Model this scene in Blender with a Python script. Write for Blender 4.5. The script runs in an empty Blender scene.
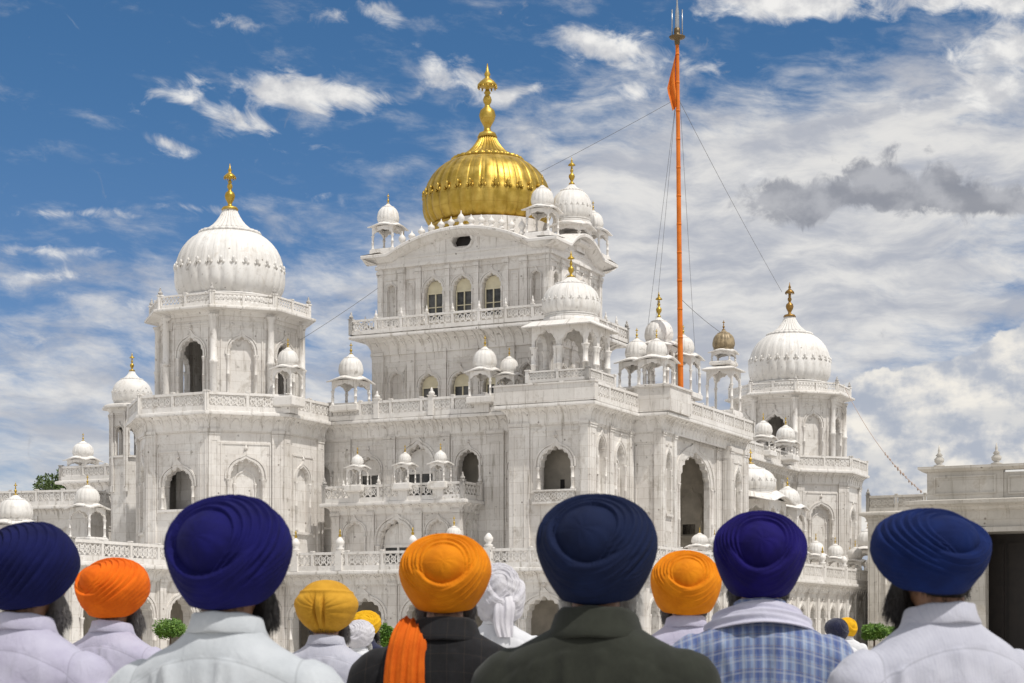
import bpy, math, random
import numpy as np
from mathutils import Matrix, Vector
from math import radians as R, sin, cos, pi

random.seed(7)
sc = bpy.context.scene
col = sc.collection

# ------------------------------------------------------------------ camera
cam_d = bpy.data.cameras.new('camera')
cam = bpy.data.objects.new('camera', cam_d); col.objects.link(cam)
cam.location = (0, 0, 1.55); cam.rotation_euler = (R(90), 0, 0)
cam_d.sensor_width = 36; cam_d.lens = 36*1790/1024
cam_d.shift_y = (632-341.5)/1024
cam_d.clip_end = 5000; cam_d.clip_start = .1
cam_d.dof.use_dof = True; cam_d.dof.focus_distance = 60; cam_d.dof.aperture_fstop = 13
sc.camera = cam
sc.view_settings.view_transform = 'Standard'; sc.view_settings.look = 'None'
sc.view_settings.exposure = 0.0; sc.view_settings.gamma = 1

# ------------------------------------------------------------------ sun
SUN_EL, SUN_AZ = 60, 134            # azimuth clockwise from +Y
sd = Vector((sin(R(SUN_AZ))*cos(R(SUN_EL)), cos(R(SUN_AZ))*cos(R(SUN_EL)), sin(R(SUN_EL))))
sl = bpy.data.lights.new('sun', 'SUN'); sl.energy = 3.3; sl.angle = R(.6); sl.color = (1, .95, .88)
so = bpy.data.objects.new('sun', sl); col.objects.link(so)
so.rotation_euler = sd.to_track_quat('Z', 'Y').to_euler(); so.location = (40, -40, 80)

# ------------------------------------------------------------------ sky
world = bpy.data.worlds.new('World'); sc.world = world; world.use_nodes = True
class NT:
    """small helper to write node maths"""
    def __init__(s, nt): s.nt = nt; nt.nodes.clear()
    def n(s, t, **k):
        o = s.nt.nodes.new(t)
        for a, v in k.items(): setattr(o, a, v)
        return o
    def put(s, sock, v):
        if isinstance(v, bpy.types.NodeSocket): s.nt.links.new(v, sock)
        elif isinstance(v, (tuple, list)) and len(v) == 3 and sock.type == 'RGBA': sock.default_value = (*v, 1)
        else: sock.default_value = v
    def m(s, op, a, b=0, c=0, clamp=False):
        o = s.n('ShaderNodeMath', operation=op, use_clamp=clamp)
        s.put(o.inputs[0], a); s.put(o.inputs[1], b); s.put(o.inputs[2], c)
        return o.outputs[0]
    def mix(s, f, a, b, bt='MIX'):
        o = s.n('ShaderNodeMix', data_type='RGBA', blend_type=bt)
        s.put(o.inputs[0], f); s.put(o.inputs[6], a); s.put(o.inputs[7], b)
        return o.outputs[2]
    def ss(s, v, a, b, lo=0, hi=1):
        o = s.n('ShaderNodeMapRange', interpolation_type='SMOOTHSTEP')
        s.put(o.inputs[0], v); s.put(o.inputs[1], a); s.put(o.inputs[2], b); s.put(o.inputs[3], lo); s.put(o.inputs[4], hi)
        return o.outputs[0]
    def noise(s, vec, scale, detail=4, rough=.5, dist=0, dim='3D'):
        o = s.n('ShaderNodeTexNoise', noise_dimensions=dim)
        if vec is not None: s.put(o.inputs['Vector'], vec)
        s.put(o.inputs['Scale'], scale); s.put(o.inputs['Detail'], detail)
        s.put(o.inputs['Roughness'], rough); s.put(o.inputs['Distortion'], dist)
        return o.outputs[0]
    def xyz(s, x, y, z=0):
        o = s.n('ShaderNodeCombineXYZ'); s.put(o.inputs[0], x); s.put(o.inputs[1], y); s.put(o.inputs[2], z)
        return o.outputs[0]
    def sep(s, v):
        o = s.n('ShaderNodeSeparateXYZ'); s.put(o.inputs[0], v); return o.outputs

w = NT(world.node_tree)
tc = w.n('ShaderNodeTexCoord')
dx, dy, dz = w.sep(tc.outputs['Generated'])
az = w.m('ARCTAN2', dx, dy); el = w.m('ARCSINE', dz)
U = w.m('MULTIPLY', az, 1.79); V = w.m('MULTIPLY', el, 1.79)      # sky angles, about 1 per 32 degrees
sky = w.n('ShaderNodeTexSky', sky_type='NISHITA', sun_disc=False, sun_elevation=R(SUN_EL), sun_rotation=R(SUN_AZ),
          altitude=300, air_density=1.0, dust_density=.6, ozone_density=2.0)
UV = w.xyz(U, V)
# domain warp
wn = w.noise(UV, 6, 3, .5); wn2 = w.noise(w.xyz(w.m('ADD', U, 5.3), V), 6, 3, .5)
Uw = w.m('ADD', U, w.m('MULTIPLY', w.m('SUBTRACT', wn, .5), .06)); Vw = w.m('ADD', V, w.m('MULTIPLY', w.m('SUBTRACT', wn2, .5), .045))
def gauss(px, py, rx, ry, wt=1, tilt=0):
    u0 = math.atan((px-512)/1790)*1.79; v0 = math.atan((632-py)/1790)*1.79
    a = w.m('SUBTRACT', Uw, u0); b = w.m('SUBTRACT', Vw, v0)
    if tilt: b = w.m('ADD', b, w.m('MULTIPLY', a, tilt))
    a = w.m('DIVIDE', a, rx/1000); b = w.m('DIVIDE', b, ry/1000)
    q = w.m('ADD', w.m('MULTIPLY', a, a), w.m('MULTIPLY', b, b))
    return w.m('MULTIPLY', w.m('EXPONENT', w.m('MULTIPLY', q, -1)), wt)
def gsum(lst):
    r = None
    for g in lst:
        x = gauss(*g); r = x if r is None else w.m('ADD', r, x)
    return r
Vt = w.m('ADD', V, w.m('MULTIPLY', U, .10))
Vf = w.m('ADD', Vw, w.m('MULTIPLY', w.m('SUBTRACT', w.noise(UV, 14, 3, .5), .5), .02))
# layered veil: long streaks broken by mid-size rolls
sv = w.xyz(w.m('MULTIPLY', Uw, 4), w.m('MULTIPLY', w.m('ADD', Vf, w.m('MULTIPLY', U, .10)), 17))
ci1 = w.noise(sv, 1.5, 9, .64, .4)
ci2 = w.noise(w.xyz(w.m('MULTIPLY', Uw, 7), w.m('MULTIPLY', Vt, 16)), 2.2, 9, .62, .25)
ci = w.m('ADD', w.m('MULTIPLY', ci1, .45), w.m('MULTIPLY', ci2, .55))
cov = gsum([(800, 290, 300, 120, .38), (960, 150, 190, 80, .30), (620, 290, 200, 130, .26), (90, 410, 300, 80, .26), (720, 240, 120, 60, .06), (90, 285, 200, 45, .13, .1),
            (330, 310, 120, 70, .12), (530, 190, 110, 80, .12), (720, 150, 130, 60, .13, .2), (430, 60, 120, 40, .05), (512, 500, 900, 90, .18), (512, 640, 2200, 90, .26), (850, 440, 260, 60, .05)])
over = w.m('MAXIMUM', w.ss(V, .80, 1.3, 0, .6), w.ss(w.m('ABSOLUTE', az), .45, .9, 0, .5))   # unseen bright cloud added overhead and behind, for a whiter fill light
cirrus = w.ss(w.m('ADD', w.m('ADD', ci, over), cov), .53, .88, 0, .95)
# cumulus puffs
pn = w.noise(w.xyz(w.m('MULTIPLY', U, 1), w.m('ADD', w.m('MULTIPLY', V, 1.7), w.m('MULTIPLY', U, .3))), 24, 10, .60, .6)
puff = gsum([(305, 92, 60, 20, .98, .12), (225, 118, 78, 14, .72, .18), (165, 160, 32, 9, .55, .25), (262, 165, 26, 9, .42), (195, 88, 18, 8, .4),
             (460, 78, 60, 22, .62, .3), (400, 95, 30, 12, .4), (248, 22, 32, 13, .55), (365, 14, 42, 10, .6, .1), (520, 90, 26, 10, .45, -.3), (130, 120, 14, 6, .3), (85, 178, 16, 5, .3),
             (600, 45, 56, 22, .72, .3), (625, 95, 56, 14, .55, -.2), (740, 12, 60, 15, .62), (810, 12, 55, 16, .75), (950, 24, 80, 18, .70), (1005, 76, 66, 18, .74), (985, 112, 72, 20, .62), (1020, 35, 40, 20, .4),
             (95, 228, 80, 7, .5, .1), (60, 262, 100, 8, .42, .1), (190, 222, 60, 6, .38), (40, 290, 70, 10, .4), (140, 318, 120, 10, .36, .1), (20, 350, 120, 12, .34), (160, 372, 120, 9, .3), (340, 200, 50, 9, .26, .3), (690, 60, 70, 14, .34, .2), (650, 215, 110, 12, .3, -.15), (740, 180, 90, 14, .36, .2), (890, 130, 80, 14, .3)])
pm = w.ss(w.m('ADD', w.m('MULTIPLY', puff, .60), pn), .66, 1.0)
# grey cloud
gn = w.noise(UV, 26, 10, .62, .5)
gf = gsum([(775, 205, 40, 19, .95), (800, 218, 30, 20, .8), (865, 196, 54, 20, .95), (935, 206, 66, 19, 1.0), (1010, 220, 60, 9, .7), (870, 165, 60, 10, .35), (1060, 215, 50, 14, .6)])
gm = w.ss(w.m('ADD', w.m('MULTIPLY', gf, .46), w.m('MULTIPLY', gn, 1.25)), .80, 1.04, 0, .9)
# cumulus bank low on the right
bn = w.noise(w.xyz(U, w.m('MULTIPLY', V, 1.15)), 26, 9, .56, .3)
bt = gsum([(880, 438, 90, 42, 1.9), (960, 436, 80, 52, 2.0), (1035, 415, 66, 62, 2.3), (1000, 480, 160, 40, 1.1), (1120, 400, 90, 90, 1.5), (900, 540, 260, 50, 1.0)])
bm = w.ss(w.m('ADD', bt, w.m('MULTIPLY', bn, 1.2)), 1.24, 1.38)
# shading inside clouds: slope of a height noise towards the sun
def rel(du, dv, sc_, span, vs=1.3):
    p = w.xyz(U, w.m('MULTIPLY', V, vs)); q = w.xyz(w.m('ADD', U, du), w.m('MULTIPLY', w.m('ADD', V, dv), vs))
    return w.ss(w.m('SUBTRACT', w.noise(p, sc_, 7, .56), w.noise(q, sc_, 7, .56)), -span, span)
sh1 = rel(.006, .012, 22, .16); sh2 = rel(.008, .016, 20, .19)
lay = w.noise(w.xyz(w.m('MULTIPLY', Uw, 5), w.m('MULTIPLY', Vf, 16)), 1.7, 8, .6, .3)
c_cir = w.mix(w.ss(lay, .33, .66), (.47, .49, .545), (.80, .785, .76))
c_puf = w.mix(sh1, (.58, .59, .62), (.88, .87, .85))
c_gry = w.mix(sh2, (.26, .275, .32), (.44, .45, .485))
c_bnk = w.mix(sh2, (.44, .48, .56), (.90, .86, .79))
c_bnk = w.mix(w.ss(w.noise(w.xyz(w.m('MULTIPLY', U, 6), w.m('MULTIPLY', V, 17)), 1.6, 5), .45, .65, 0, .4), c_bnk, (.38, .43, .52))
base = w.mix(1, sky.outputs[0], w.mix(w.ss(V, .1, .6), (.056, .064, .085), (.038, .064, .083)), 'MULTIPLY')
r_ = w.mix(cirrus, base, c_cir)
r_ = w.mix(gm, r_, c_gry)
r_ = w.mix(pm, r_, c_puf)
r_ = w.mix(bm, r_, c_bnk)
# below the horizon and outside the photographed part it is still this sky, with the added fill cloud
bg = w.n('ShaderNodeBackground'); w.put(bg.inputs[0], r_); bg.inputs[1].default_value = 1.0
wo = w.n('ShaderNodeOutputWorld'); w.nt.links.new(bg.outputs[0], wo.inputs[0])
world.cycles.sampling_method = 'MANUAL'; world.cycles.sample_map_resolution = 512

# ------------------------------------------------------------------ materials
def mat(name, rough=.6, metal=0, color=(.8, .8, .8)):
    m = bpy.data.materials.new(name); m.use_nodes = True
    t = NT(m.node_tree)
    p = t.n('ShaderNodeBsdfPrincipled'); o = t.n('ShaderNodeOutputMaterial')
    t.nt.links.new(p.outputs[0], o.inputs[0])
    p.inputs['Roughness'].default_value = rough; p.inputs['Metallic'].default_value = metal
    p.inputs['Base Color'].default_value = (*color, 1)
    return m, t, p
def bump(t, p, h, strength=.3, dist=.02):
    b = t.n('ShaderNodeBump'); t.put(b.inputs['Height'], h); b.inputs['Strength'].default_value = strength; b.inputs['Distance'].default_value = dist
    t.nt.links.new(b.outputs[0], p.inputs['Normal'])
def obco(t, which='Object'):
    return t.n('ShaderNodeTexCoord').outputs[which]

def make_marble(name, c0, c1, stain, grime_amt=.6, joints=True):
    m, t, p = mat(name, .55)
    o = obco(t); uv = obco(t, 'UV')
    big = t.noise(o, .55, 5, .6); fine = t.noise(o, 6, 6, .65)
    c = t.mix(t.ss(big, .35, .68), c0, c1)
    c = t.mix(t.ss(fine, .52, .78, 0, .35), c, stain)
    # vertical rain streaks
    u, v, _ = t.sep(uv)
    st = t.noise(t.xyz(t.m('MULTIPLY', u, 2.6), t.m('MULTIPLY', v, .22)), 1.6, 8, .68)
    c = t.mix(t.ss(st, .53, .72, 0, grime_amt), c, (stain[0]*.82, stain[1]*.8, stain[2]*.76))
    # odd dark blotches
    vo = t.n('ShaderNodeTexNoise'); t.put(vo.inputs['Vector'], o); vo.inputs['Scale'].default_value = 2.6; vo.inputs['Detail'].default_value = 3
    c = t.mix(t.ss(vo.outputs[0], .66, .75, 0, .6), c, (.27, .245, .215))
    v2 = t.noise(o, 1.1, 7, .7, .4); c = t.mix(t.ss(v2, .54, .68, 0, .5), c, (stain[0]*1.15, stain[1]*1.12, stain[2]*1.08))
    v3 = t.n('ShaderNodeTexVoronoi'); t.put(v3.inputs['Vector'], o); v3.inputs['Scale'].default_value = 1.3; c = t.mix(t.ss(v3.outputs['Distance'], .085, .05, 0, .75), c, (.16, .13, .11))
    h = fine
    if joints:
        b = t.n('ShaderNodeTexBrick'); t.put(b.inputs['Vector'], uv)
        b.inputs['Scale'].default_value = 1; b.inputs['Brick Width'].default_value = 1.15; b.inputs['Row Height'].default_value = .58
        b.inputs['Mortar Size'].default_value = .014; b.inputs['Mortar Smooth'].default_value = .4
        b.inputs['Color1'].default_value = (1, 1, 1, 1); b.inputs['Color2'].default_value = (.80, .79, .775, 1); b.inputs['Mortar'].default_value = (.66, .62, .56, 1)
        c = t.mix(.6, c, b.outputs[0], 'MULTIPLY')
    t.put(p.inputs['Base Color'], c)
    bump(t, p, h, .25, .03)
    return m
MARBLE = make_marble('white_marble', (.69, .66, .625), (.81, .79, .76), (.34, .31, .27), .9)
MARBLE_TRIM = make_marble('marble_trim', (.71, .685, .65), (.81, .79, .765), (.36, .33, .285), .8, False)
MARBLE_DOME = make_marble('marble_dome', (.68, .66, .63), (.79, .78, .76), (.43, .395, .35), .65, False)
MARBLE_OLD = make_marble('weathered_marble', (.50, .475, .43), (.64, .61, .56), (.32, .29, .24), .65)
def make_gold():
    m, t, p = mat('gilded_copper', .36, .85)
    o = obco(t); n = t.noise(o, 1.6, 6, .6); st = t.noise(t.xyz(*[t.m('MULTIPLY', q, k) for q, k in zip(t.sep(o), (3, 3, .5))]), 1.5, 5)
    c = t.mix(t.ss(n, .35, .7), (.42, .28, .045), (.60, .43, .105)); c = t.mix(t.ss(st, .5, .78, 0, .5), c, (.48, .27, .045))
    # sheet seams
    z = t.sep(o)[2]
    s = t.m('ABSOLUTE', t.m('SUBTRACT', t.m('FRACT', t.m('MULTIPLY', z, 1.45)), .5))
    c = t.mix(t.ss(s, .46, .495, 0, .45), c, (.34, .19, .03))
    t.put(p.inputs['Base Color'], c); t.put(p.inputs['Roughness'], t.ss(n, .3, .7, .36, .52))
    bump(t, p, t.noise(o, 7, 4), .25, .02)
    return m
GOLD = make_gold()
def simple(name, c, rough=.6, metal=0, var=.25, sc_=8, bs=0):
    m, t, p = mat(name, rough, metal)
    o = obco(t); n = t.noise(o, sc_, 5, .6)
    t.put(p.inputs['Base Color'], t.mix(t.ss(n, .3, .7), tuple(x*(1-var) for x in c), c))
    if bs: bump(t, p, n, bs, .01)
    return m
DARKGOLD = simple('aged_brass', (.36, .21, .06), .45, .8, .5, 6)
CREAM = simple('cream_paint', (.70, .64, .46), .5, 0, .12, 3)
GLASS = simple('dark_window_glass', (.10, .10, .095), .08, 0, .9, 1.6)
SHADE = simple('interior_plaster', (.62, .57, .49), .85, 0, .3, 1.2)
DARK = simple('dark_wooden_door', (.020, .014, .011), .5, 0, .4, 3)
TARN = simple('tarnished_gilding', (.46, .36, .22), .5, .35, .55, 2.2)
BRONZE = simple('dark_bronze', (.17, .12, .06), .45, .6, .4, 8)
STEEL = simple('steel', (.45, .46, .47), .35, .8, .2, 10)
WIRE = simple('steel_wire', (.16, .16, .17), .6, .3, .1, 5)
ROPE = simple('pale_rope', (.55, .42, .35), .9, 0, .4, 20)
SAFFRON = simple('saffron_cloth', (.72, .18, .010), .8, 0, .25, 1.5, .2)
BARK = simple('bark', (.12, .085, .06), .9, 0, .4, 9, .3)
POT = simple('terracotta', (.35, .14, .07), .8, 0, .3, 6)

# ------------------------------------------------------------------ mesh builder
class MB:
    def __init__(s): s.v = []; s.f = []; s.M = Matrix.Identity(4); s.sm = []
    def at(s, x=0, y=0, z=0, rz=0): s.M = Matrix.Translation((x, y, z)) @ Matrix.Rotation(rz, 4, 'Z'); return s
    def add(s, vs, fs, smooth=False):
        b = len(s.v); M = s.M
        s.v += [tuple(M @ Vector(p)) for p in vs]
        s.f += [tuple(i+b for i in f) for f in fs]; s.sm += [smooth]*len(fs)
    def box(s, x0, x1, y0, y1, z0, z1):
        s.add([(x0, y0, z0), (x1, y0, z0), (x1, y1, z0), (x0, y1, z0), (x0, y0, z1), (x1, y0, z1), (x1, y1, z1), (x0, y1, z1)],
              [(0, 3, 2, 1), (4, 5, 6, 7), (0, 1, 5, 4), (1, 2, 6, 5), (2, 3, 7, 6), (3, 0, 4, 7)])
    def prism(s, poly, z0, z1):
        n = len(poly)
        s.add([(x, y, z0) for x, y in poly]+[(x, y, z1) for x, y in poly],
              [tuple(range(n-1, -1, -1)), tuple(range(n, 2*n))]+[(i, (i+1) % n, (i+1) % n+n, i+n) for i in range(n)])
    def lathe(s, prof, x=0, y=0, z=0, n=12, fn=None, smooth=True, cap=True):
        vs = []; fs = []; m = len(prof)
        for (r, h) in prof:
            for i in range(n):
                a = 2*pi*i/n; rr = r if fn is None else fn(r, h, a)
                vs.append((x+rr*cos(a), y+rr*sin(a), z+h))
        for j in range(m-1):
            for i in range(n): fs.append((j*n+i, j*n+(i+1) % n, (j+1)*n+(i+1) % n, (j+1)*n+i))
        if cap: fs.append(tuple(range(n-1, -1, -1))); fs.append(tuple(range((m-1)*n, m*n)))
        s.add(vs, fs, smooth)
    def tube(s, pts, r, n=6, taper=None):
        pts = [Vector(p) for p in pts]; vs = []; fs = []
        for i, p in enumerate(pts):
            d = (pts[min(i+1, len(pts)-1)]-pts[max(i-1, 0)]).normalized()
            u = d.cross(Vector((0, 0, 1)) if abs(d.z) < .9 else Vector((1, 0, 0))).normalized(); q = d.cross(u)
            rr = r if taper is None else r*(1-(1-taper)*i/(len(pts)-1))
            for k in range(n): vs.append(tuple(p+u*rr*cos(2*pi*k/n)+q*rr*sin(2*pi*k/n)))
        for i in range(len(pts)-1):
            for k in range(n): fs.append((i*n+k, i*n+(k+1) % n, (i+1)*n+(k+1) % n, (i+1)*n+k))
        fs.append(tuple(range(n-1, -1, -1))); fs.append(tuple(range((len(pts)-1)*n, len(pts)*n)))
        s.add(vs, fs, True)
    def sweep(s, pts, prof, closed=False):
        """profile (outset, z) swept along a plan polyline; outward is to the right of the walking direction"""
        n = len(pts); P = []
        for i in range(n):
            p = Vector(pts[i]); ns = []
            if closed or i > 0: d = (p-Vector(pts[i-1])).normalized(); ns.append(Vector((d.y, -d.x)))
            if closed or i < n-1: d = (Vector(pts[(i+1) % n])-p).normalized(); ns.append(Vector((d.y, -d.x)))
            if len(ns) == 2: b = ns[0]+ns[1]; b = b/max(.3, b.dot(ns[0]))
            else: b = ns[0]
            P.append((p, b))
        m = len(prof); vs = [(p.x+b.x*o, p.y+b.y*o, z) for p, b in P for o, z in prof]; fs = []
        for i in range(n if closed else n-1):
            j = (i+1) % n
            for k in range(m-1): fs.append((i*m+k, j*m+k, j*m+k+1, i*m+k+1))
        if not closed: fs.append(tuple(range(m))); fs.append(tuple(range(n*m-1, (n-1)*m-1, -1)))
        s.add(vs, fs)
    def build(s, name, material, parent=None, uv=True, **tags):
        me = bpy.data.meshes.new(name); me.from_pydata(s.v, [], s.f); me.materials.append(material)
        me.polygons.foreach_set('use_smooth', s.sm)
        if uv:
            nl = len(me.loops); co = np.empty(len(me.vertices)*3, np.float32); me.vertices.foreach_get('co', co); co = co.reshape(-1, 3)
            li = np.empty(nl, np.int32); me.loops.foreach_get('vertex_index', li)
            nrm = np.empty(len(me.polygons)*3, np.float32); me.polygons.foreach_get('normal', nrm); nrm = nrm.reshape(-1, 3)
            lt = np.empty(len(me.polygons), np.int32); me.polygons.foreach_get('loop_total', lt)
            N = np.repeat(nrm, lt, axis=0); c = co[li]
            L = np.hypot(N[:, 0], N[:, 1]); flat = L < .3; L = np.where(flat, 1, L)
            u = np.where(flat, c[:, 0], (-N[:, 1]*c[:, 0]+N[:, 0]*c[:, 1])/L); v = np.where(flat, c[:, 1], c[:, 2])
            me.uv_layers.new(name='uv').data.foreach_set('uv', np.stack([u, v], 1).astype(np.float32).ravel())
        o = bpy.data.objects.new(name, me); col.objects.link(o); o.parent = parent
        for k, q in tags.items(): o[k] = q
        return o

def thing(name, label, cat, loc=(0, 0, 0), rz=0, group=None):
    o = bpy.data.objects.new(name, None); col.objects.link(o); o.location = loc; o.rotation_euler = (0, 0, rz)
    o.empty_display_size = .3; o['label'] = label; o['category'] = cat
    if group: o['group'] = group
    return o
def part_empty(name, parent, loc=(0, 0, 0), rz=0, **tags):
    o = bpy.data.objects.new(name, None); col.objects.link(o); o.location = loc; o.rotation_euler = (0, 0, rz); o.parent = parent
    for k, q in tags.items(): o[k] = q
    return o

# ------------------------------------------------------------------ architecture kit
def arch_pts(r, h, lobes=7, c=.09, n=6, ogee=.10):
    """cusped pointed arch from left spring to right spring, x never turning back"""
    N = lobes*n; out = []
    for i in range(N+1):
        th = pi-pi*i/N; f = 1-c*(1-abs(sin(lobes*th))) if lobes else 1
        x = r*cos(th)*f; z = h*(sin(th)**.82 if sin(th) > 0 else 0)*f+ogee*h*math.exp(-(cos(th)/.16)**2)
        out.append([x, z])
    out[0] = [-r, 0]; out[-1] = [r, 0]
    for i in range(1, len(out)):
        out[i][0] = min(max(out[i][0], out[i-1][0]), r)
    return out
def wframe(mb, P, Q):
    """local frame of a wall: x along it, y = INTO the wall, z up. outward is -y"""
    d = (Vector(Q)-Vector(P)); L = d.length
    mb.M = Matrix.Translation((P[0], P[1], 0)) @ Matrix.Rotation(math.atan2(d.y, d.x), 4, 'Z')
    return L
def opening(mb, s0, s1, z0, z1, cx, r, zs, zp, h, dep, y=0, back=True, lobes=7, sill=True, c=.09):
    A = arch_pts(r, h, lobes, c)
    q = lambda a, b, c_, d: mb.add([a, b, c_, d], [(0, 1, 2, 3)])
    q((s0, y, z0), (cx-r, y, z0), (cx-r, y, z1), (s0, y, z1)); q((cx+r, y, z0), (s1, y, z0), (s1, y, z1), (cx+r, y, z1))
    if zs > z0+1e-4: q((cx-r, y, z0), (cx+r, y, z0), (cx+r, y, zs), (cx-r, y, zs))
    for a, b in zip(A[:-1], A[1:]):
        if b[0]-a[0] > 1e-5: q((cx+a[0], y, zp+a[1]), (cx+b[0], y, zp+b[1]), (cx+b[0], y, z1), (cx+a[0], y, z1))
    out = [(cx-r, zs)]+[(cx+a[0], zp+a[1]) for a in A]+[(cx+r, zs)]
    for a, b in zip(out[:-1], out[1:]): q((a[0], y, a[1]), (b[0], y, b[1]), (b[0], y+dep, b[1]), (a[0], y+dep, a[1]))
    if sill: q((cx-r, y, zs), (cx+r, y, zs), (cx+r, y+dep, zs), (cx-r, y+dep, zs))
    if back: mb.box(cx-r-.03, cx+r+.03, y+dep, y+dep+.05, zs-.02, zp+h*1.12)
def archivolt(mb, cx, r, zp, h, wd, proud, y=0, tip=.16):
    N = 24
    def cur(rr, hh, og):
        return [(rr*cos(pi-pi*i/N), hh*max(0, sin(pi*i/N))**.82+og*math.exp(-(cos(pi*i/N)/.14)**2)) for i in range(N+1)]
    a = cur(r, h, .10*h); b = cur(r+wd, h+wd, .10*h+tip)
    for i in range(N):
        p0, p1, q0, q1 = a[i], a[i+1], b[i], b[i+1]
        vs = [(cx+p[0], y-pr, zp+p[1]) for pr in (0, proud) for p in (p0, p1, q1, q0)]
        mb.add(vs, [(4, 5, 6, 7), (0, 1, 5, 4), (2, 3, 7, 6)])
def colonette(mb, x, y, z0, z1, r, n=8):
    H = z1-z0; b = min(.25, H*.12)
    mb.lathe([(r*1.5, 0), (r*1.5, b*.4), (r*1.15, b*.7), (r, b), (r*1.05, H*.5), (r*1.25, H*.51), (r*1.25, H*.53), (r, H*.54), (r*.92, H-b*1.2), (r*1.15, H-b), (r*1.05, H-b*.8), (r*1.5, H-b*.3), (r*1.6, H)], x, y, z0, n)
def bars(mb, s0, s1, z0, z1, w_, proud, y=0):
    mb.box(s0, s0+w_, y-proud, y, z0, z1); mb.box(s1-w_, s1, y-proud, y, z0, z1)
    mb.box(s0+w_, s1-w_, y-proud*.9, y, z1-w_, z1); mb.box(s0+w_, s1-w_, y-proud*.9, y, z0, z0+w_)
def bud(mb, x, y, z, r):
    mb.lathe([(r*.5, 0), (r, r*.5), (r*.95, r*1.1), (r*.5, r*1.9), (r*.15, r*2.8), (r*.05, r*3.6)], x, y, z, 8)
def window(parent, M, cx, r, zs, zp, h, y, top=CREAM, rows=2, name='window', open_leaf=False):
    """cream timber window in an arch: fanlight panel, mullions, dark panes"""
    mb = MB(); mb.M = M
    A = [(r*cos(pi-pi*i/16), h*max(0, sin(pi*i/16))**.82) for i in range(17)]
    vs = [(cx+a[0], y, zp+a[1]) for a in A]+[(cx+a[0], y+.05, zp+a[1]) for a in A]
    mb.add(vs, [tuple(range(17))]+[(i, i+1, i+18, i+17) for i in range(16)])
    e = .055*max(1, r/.5); 
    mb.box(cx-r, cx+r, y-.06, y+.03, zp-e, zp+e*.6)
    for x in (-r+e*.6, 0, r-e*.6): mb.box(cx+x-e*.6, cx+x+e*.6, y-.05, y+.02, zs, zp-e)
    mb.box(cx-r+e*1.2, cx+r-e*1.2, y-.045, y+.02, zs, zs+e*1.6)
    for k in range(1, rows): z = zs+(zp-zs)*k/rows; mb.box(cx-r+e*1.2, cx+r-e*1.2, y-.04, y+.015, z-e*.4, z+e*.4)
    wn_ = mb.build(name, top, parent)
    g = MB(); g.M = M; g.box(cx-r+.01, cx+r-.01, y+.005, y+.012, zs+.01, zp-.01); g.build('pane', GLASS, wn_)
    return wn_

def wall(parent, P, Q, z0, z1, spec, material=MARBLE, label=None, name='wall', extra=None):
    """wall P->Q, pieces laid left to right: (kind, width, options)"""
    mb = MB(); L = wframe(mb, P, Q); tot = sum(e[1] for e in spec); k = L/tot; s = 0; H = z1-z0
    for e in spec:
        kind, wd = e[0], e[1]*k; o = e[2] if len(e) > 2 else {}; s1 = s+wd
        if kind == 'pil':
            pr = .07
            mb.box(s, s1, -pr, .3, z0, z1)
            mb.box(s-.04, s1+.04, -pr-.05, -pr+.002, z0, z0+.35); mb.box(s-.04, s1+.04, -pr-.07, -pr+.002, z1-.30, z1-.12); mb.box(s-.02, s1+.02, -pr-.04, -pr+.002, z1-.42, z1-.34)
            if wd > .55: bars(mb, s+wd*.22, s1-wd*.22, z0+.6, z1-.7, .04, .025, -.07)
        elif kind == 'blank':
            mb.box(s, s1, .05, .3, z0, z1)
            mb.box(s, s1, -.02, .05, z1-.7, z1); bars(mb, s+.12, s1-.12, z0+.5, z1-.85, .06, .05, .05)
        else:
            y = .06; r = o.get('r', .27)*wd if o.get('r', .27) < 1 else wd*.3
            zs = o.get('zs', z0+.08*H); zp = o.get('zp', z0+.58*H); h = o.get('h', r*1.25); cx = (s+s1)/2
            dep = o.get('dep', .28); 
            opening(mb, s, s1, z0, z1, cx, r, zs, zp, h, dep, y, back=(kind in ('niche',)), lobes=o.get('lobes', 7))
            top = min(z1-.75, zp+h*1.1+.55)
            # recessed rectangular surround, archivolt, colonettes, bud over the point
            fw = min(.09, wd*.05)
            if o.get('frame', 1): bars(mb, max(s+.03, cx-r*1.75), min(s1-.03, cx+r*1.75), zs-.18, min(z1-.2, zp+h*1.1+r*1.0), fw, .05, y)
            mb.box(s, s1, y-.07, y+.002, z1-.28, z1)
            archivolt(mb, cx, r*1.04, zp, h*1.02, r*.14, .05, y); archivolt(mb, cx, r*1.26, zp, h*1.16, r*.10, .075, y, .2)
            bud(mb, cx, y-.05, zp+h*1.45+r*.12, r*.13)
            for sg in (-1, 1): colonette(mb, cx+sg*r*1.12, y-.03, zs, zp, min(.085, r*.12))
            mb.box(cx-r*1.35, cx+r*1.35, y-.14, y, zs-.13, zs)
            if o.get('inner'):
                rr = r*.62; archivolt(mb, cx, rr, zp-.25*r, rr*1.2, rr*.14, .06, y+dep)
                for sg in (-1, 1): colonette(mb, cx+sg*rr*1.1, y+dep-.03, zs, zp-.25*r, rr*.1)
            if o.get('jali'):
                jali(mb, cx-r*1.3, cx+r*1.3, y-.22, zs-.62, zs-.10, .06); mb.box(cx-r*1.4, cx+r*1.4, y-.26, y, zs-.74, zs-.62); mb.box(cx-r*1.4, cx+r*1.4, y-.26, y-.1, zs-.10, zs-.02)
            if kind == 'win': window(parent, mb.M.copy(), cx, r*.93, zs, zp, h*.95, y+dep*.8, rows=o.get('rows', 2), top=o.get('top', CREAM))
        s = s1
    ob = mb.build(name, material, parent)
    if label: ob['label'] = label
    return ob
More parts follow.
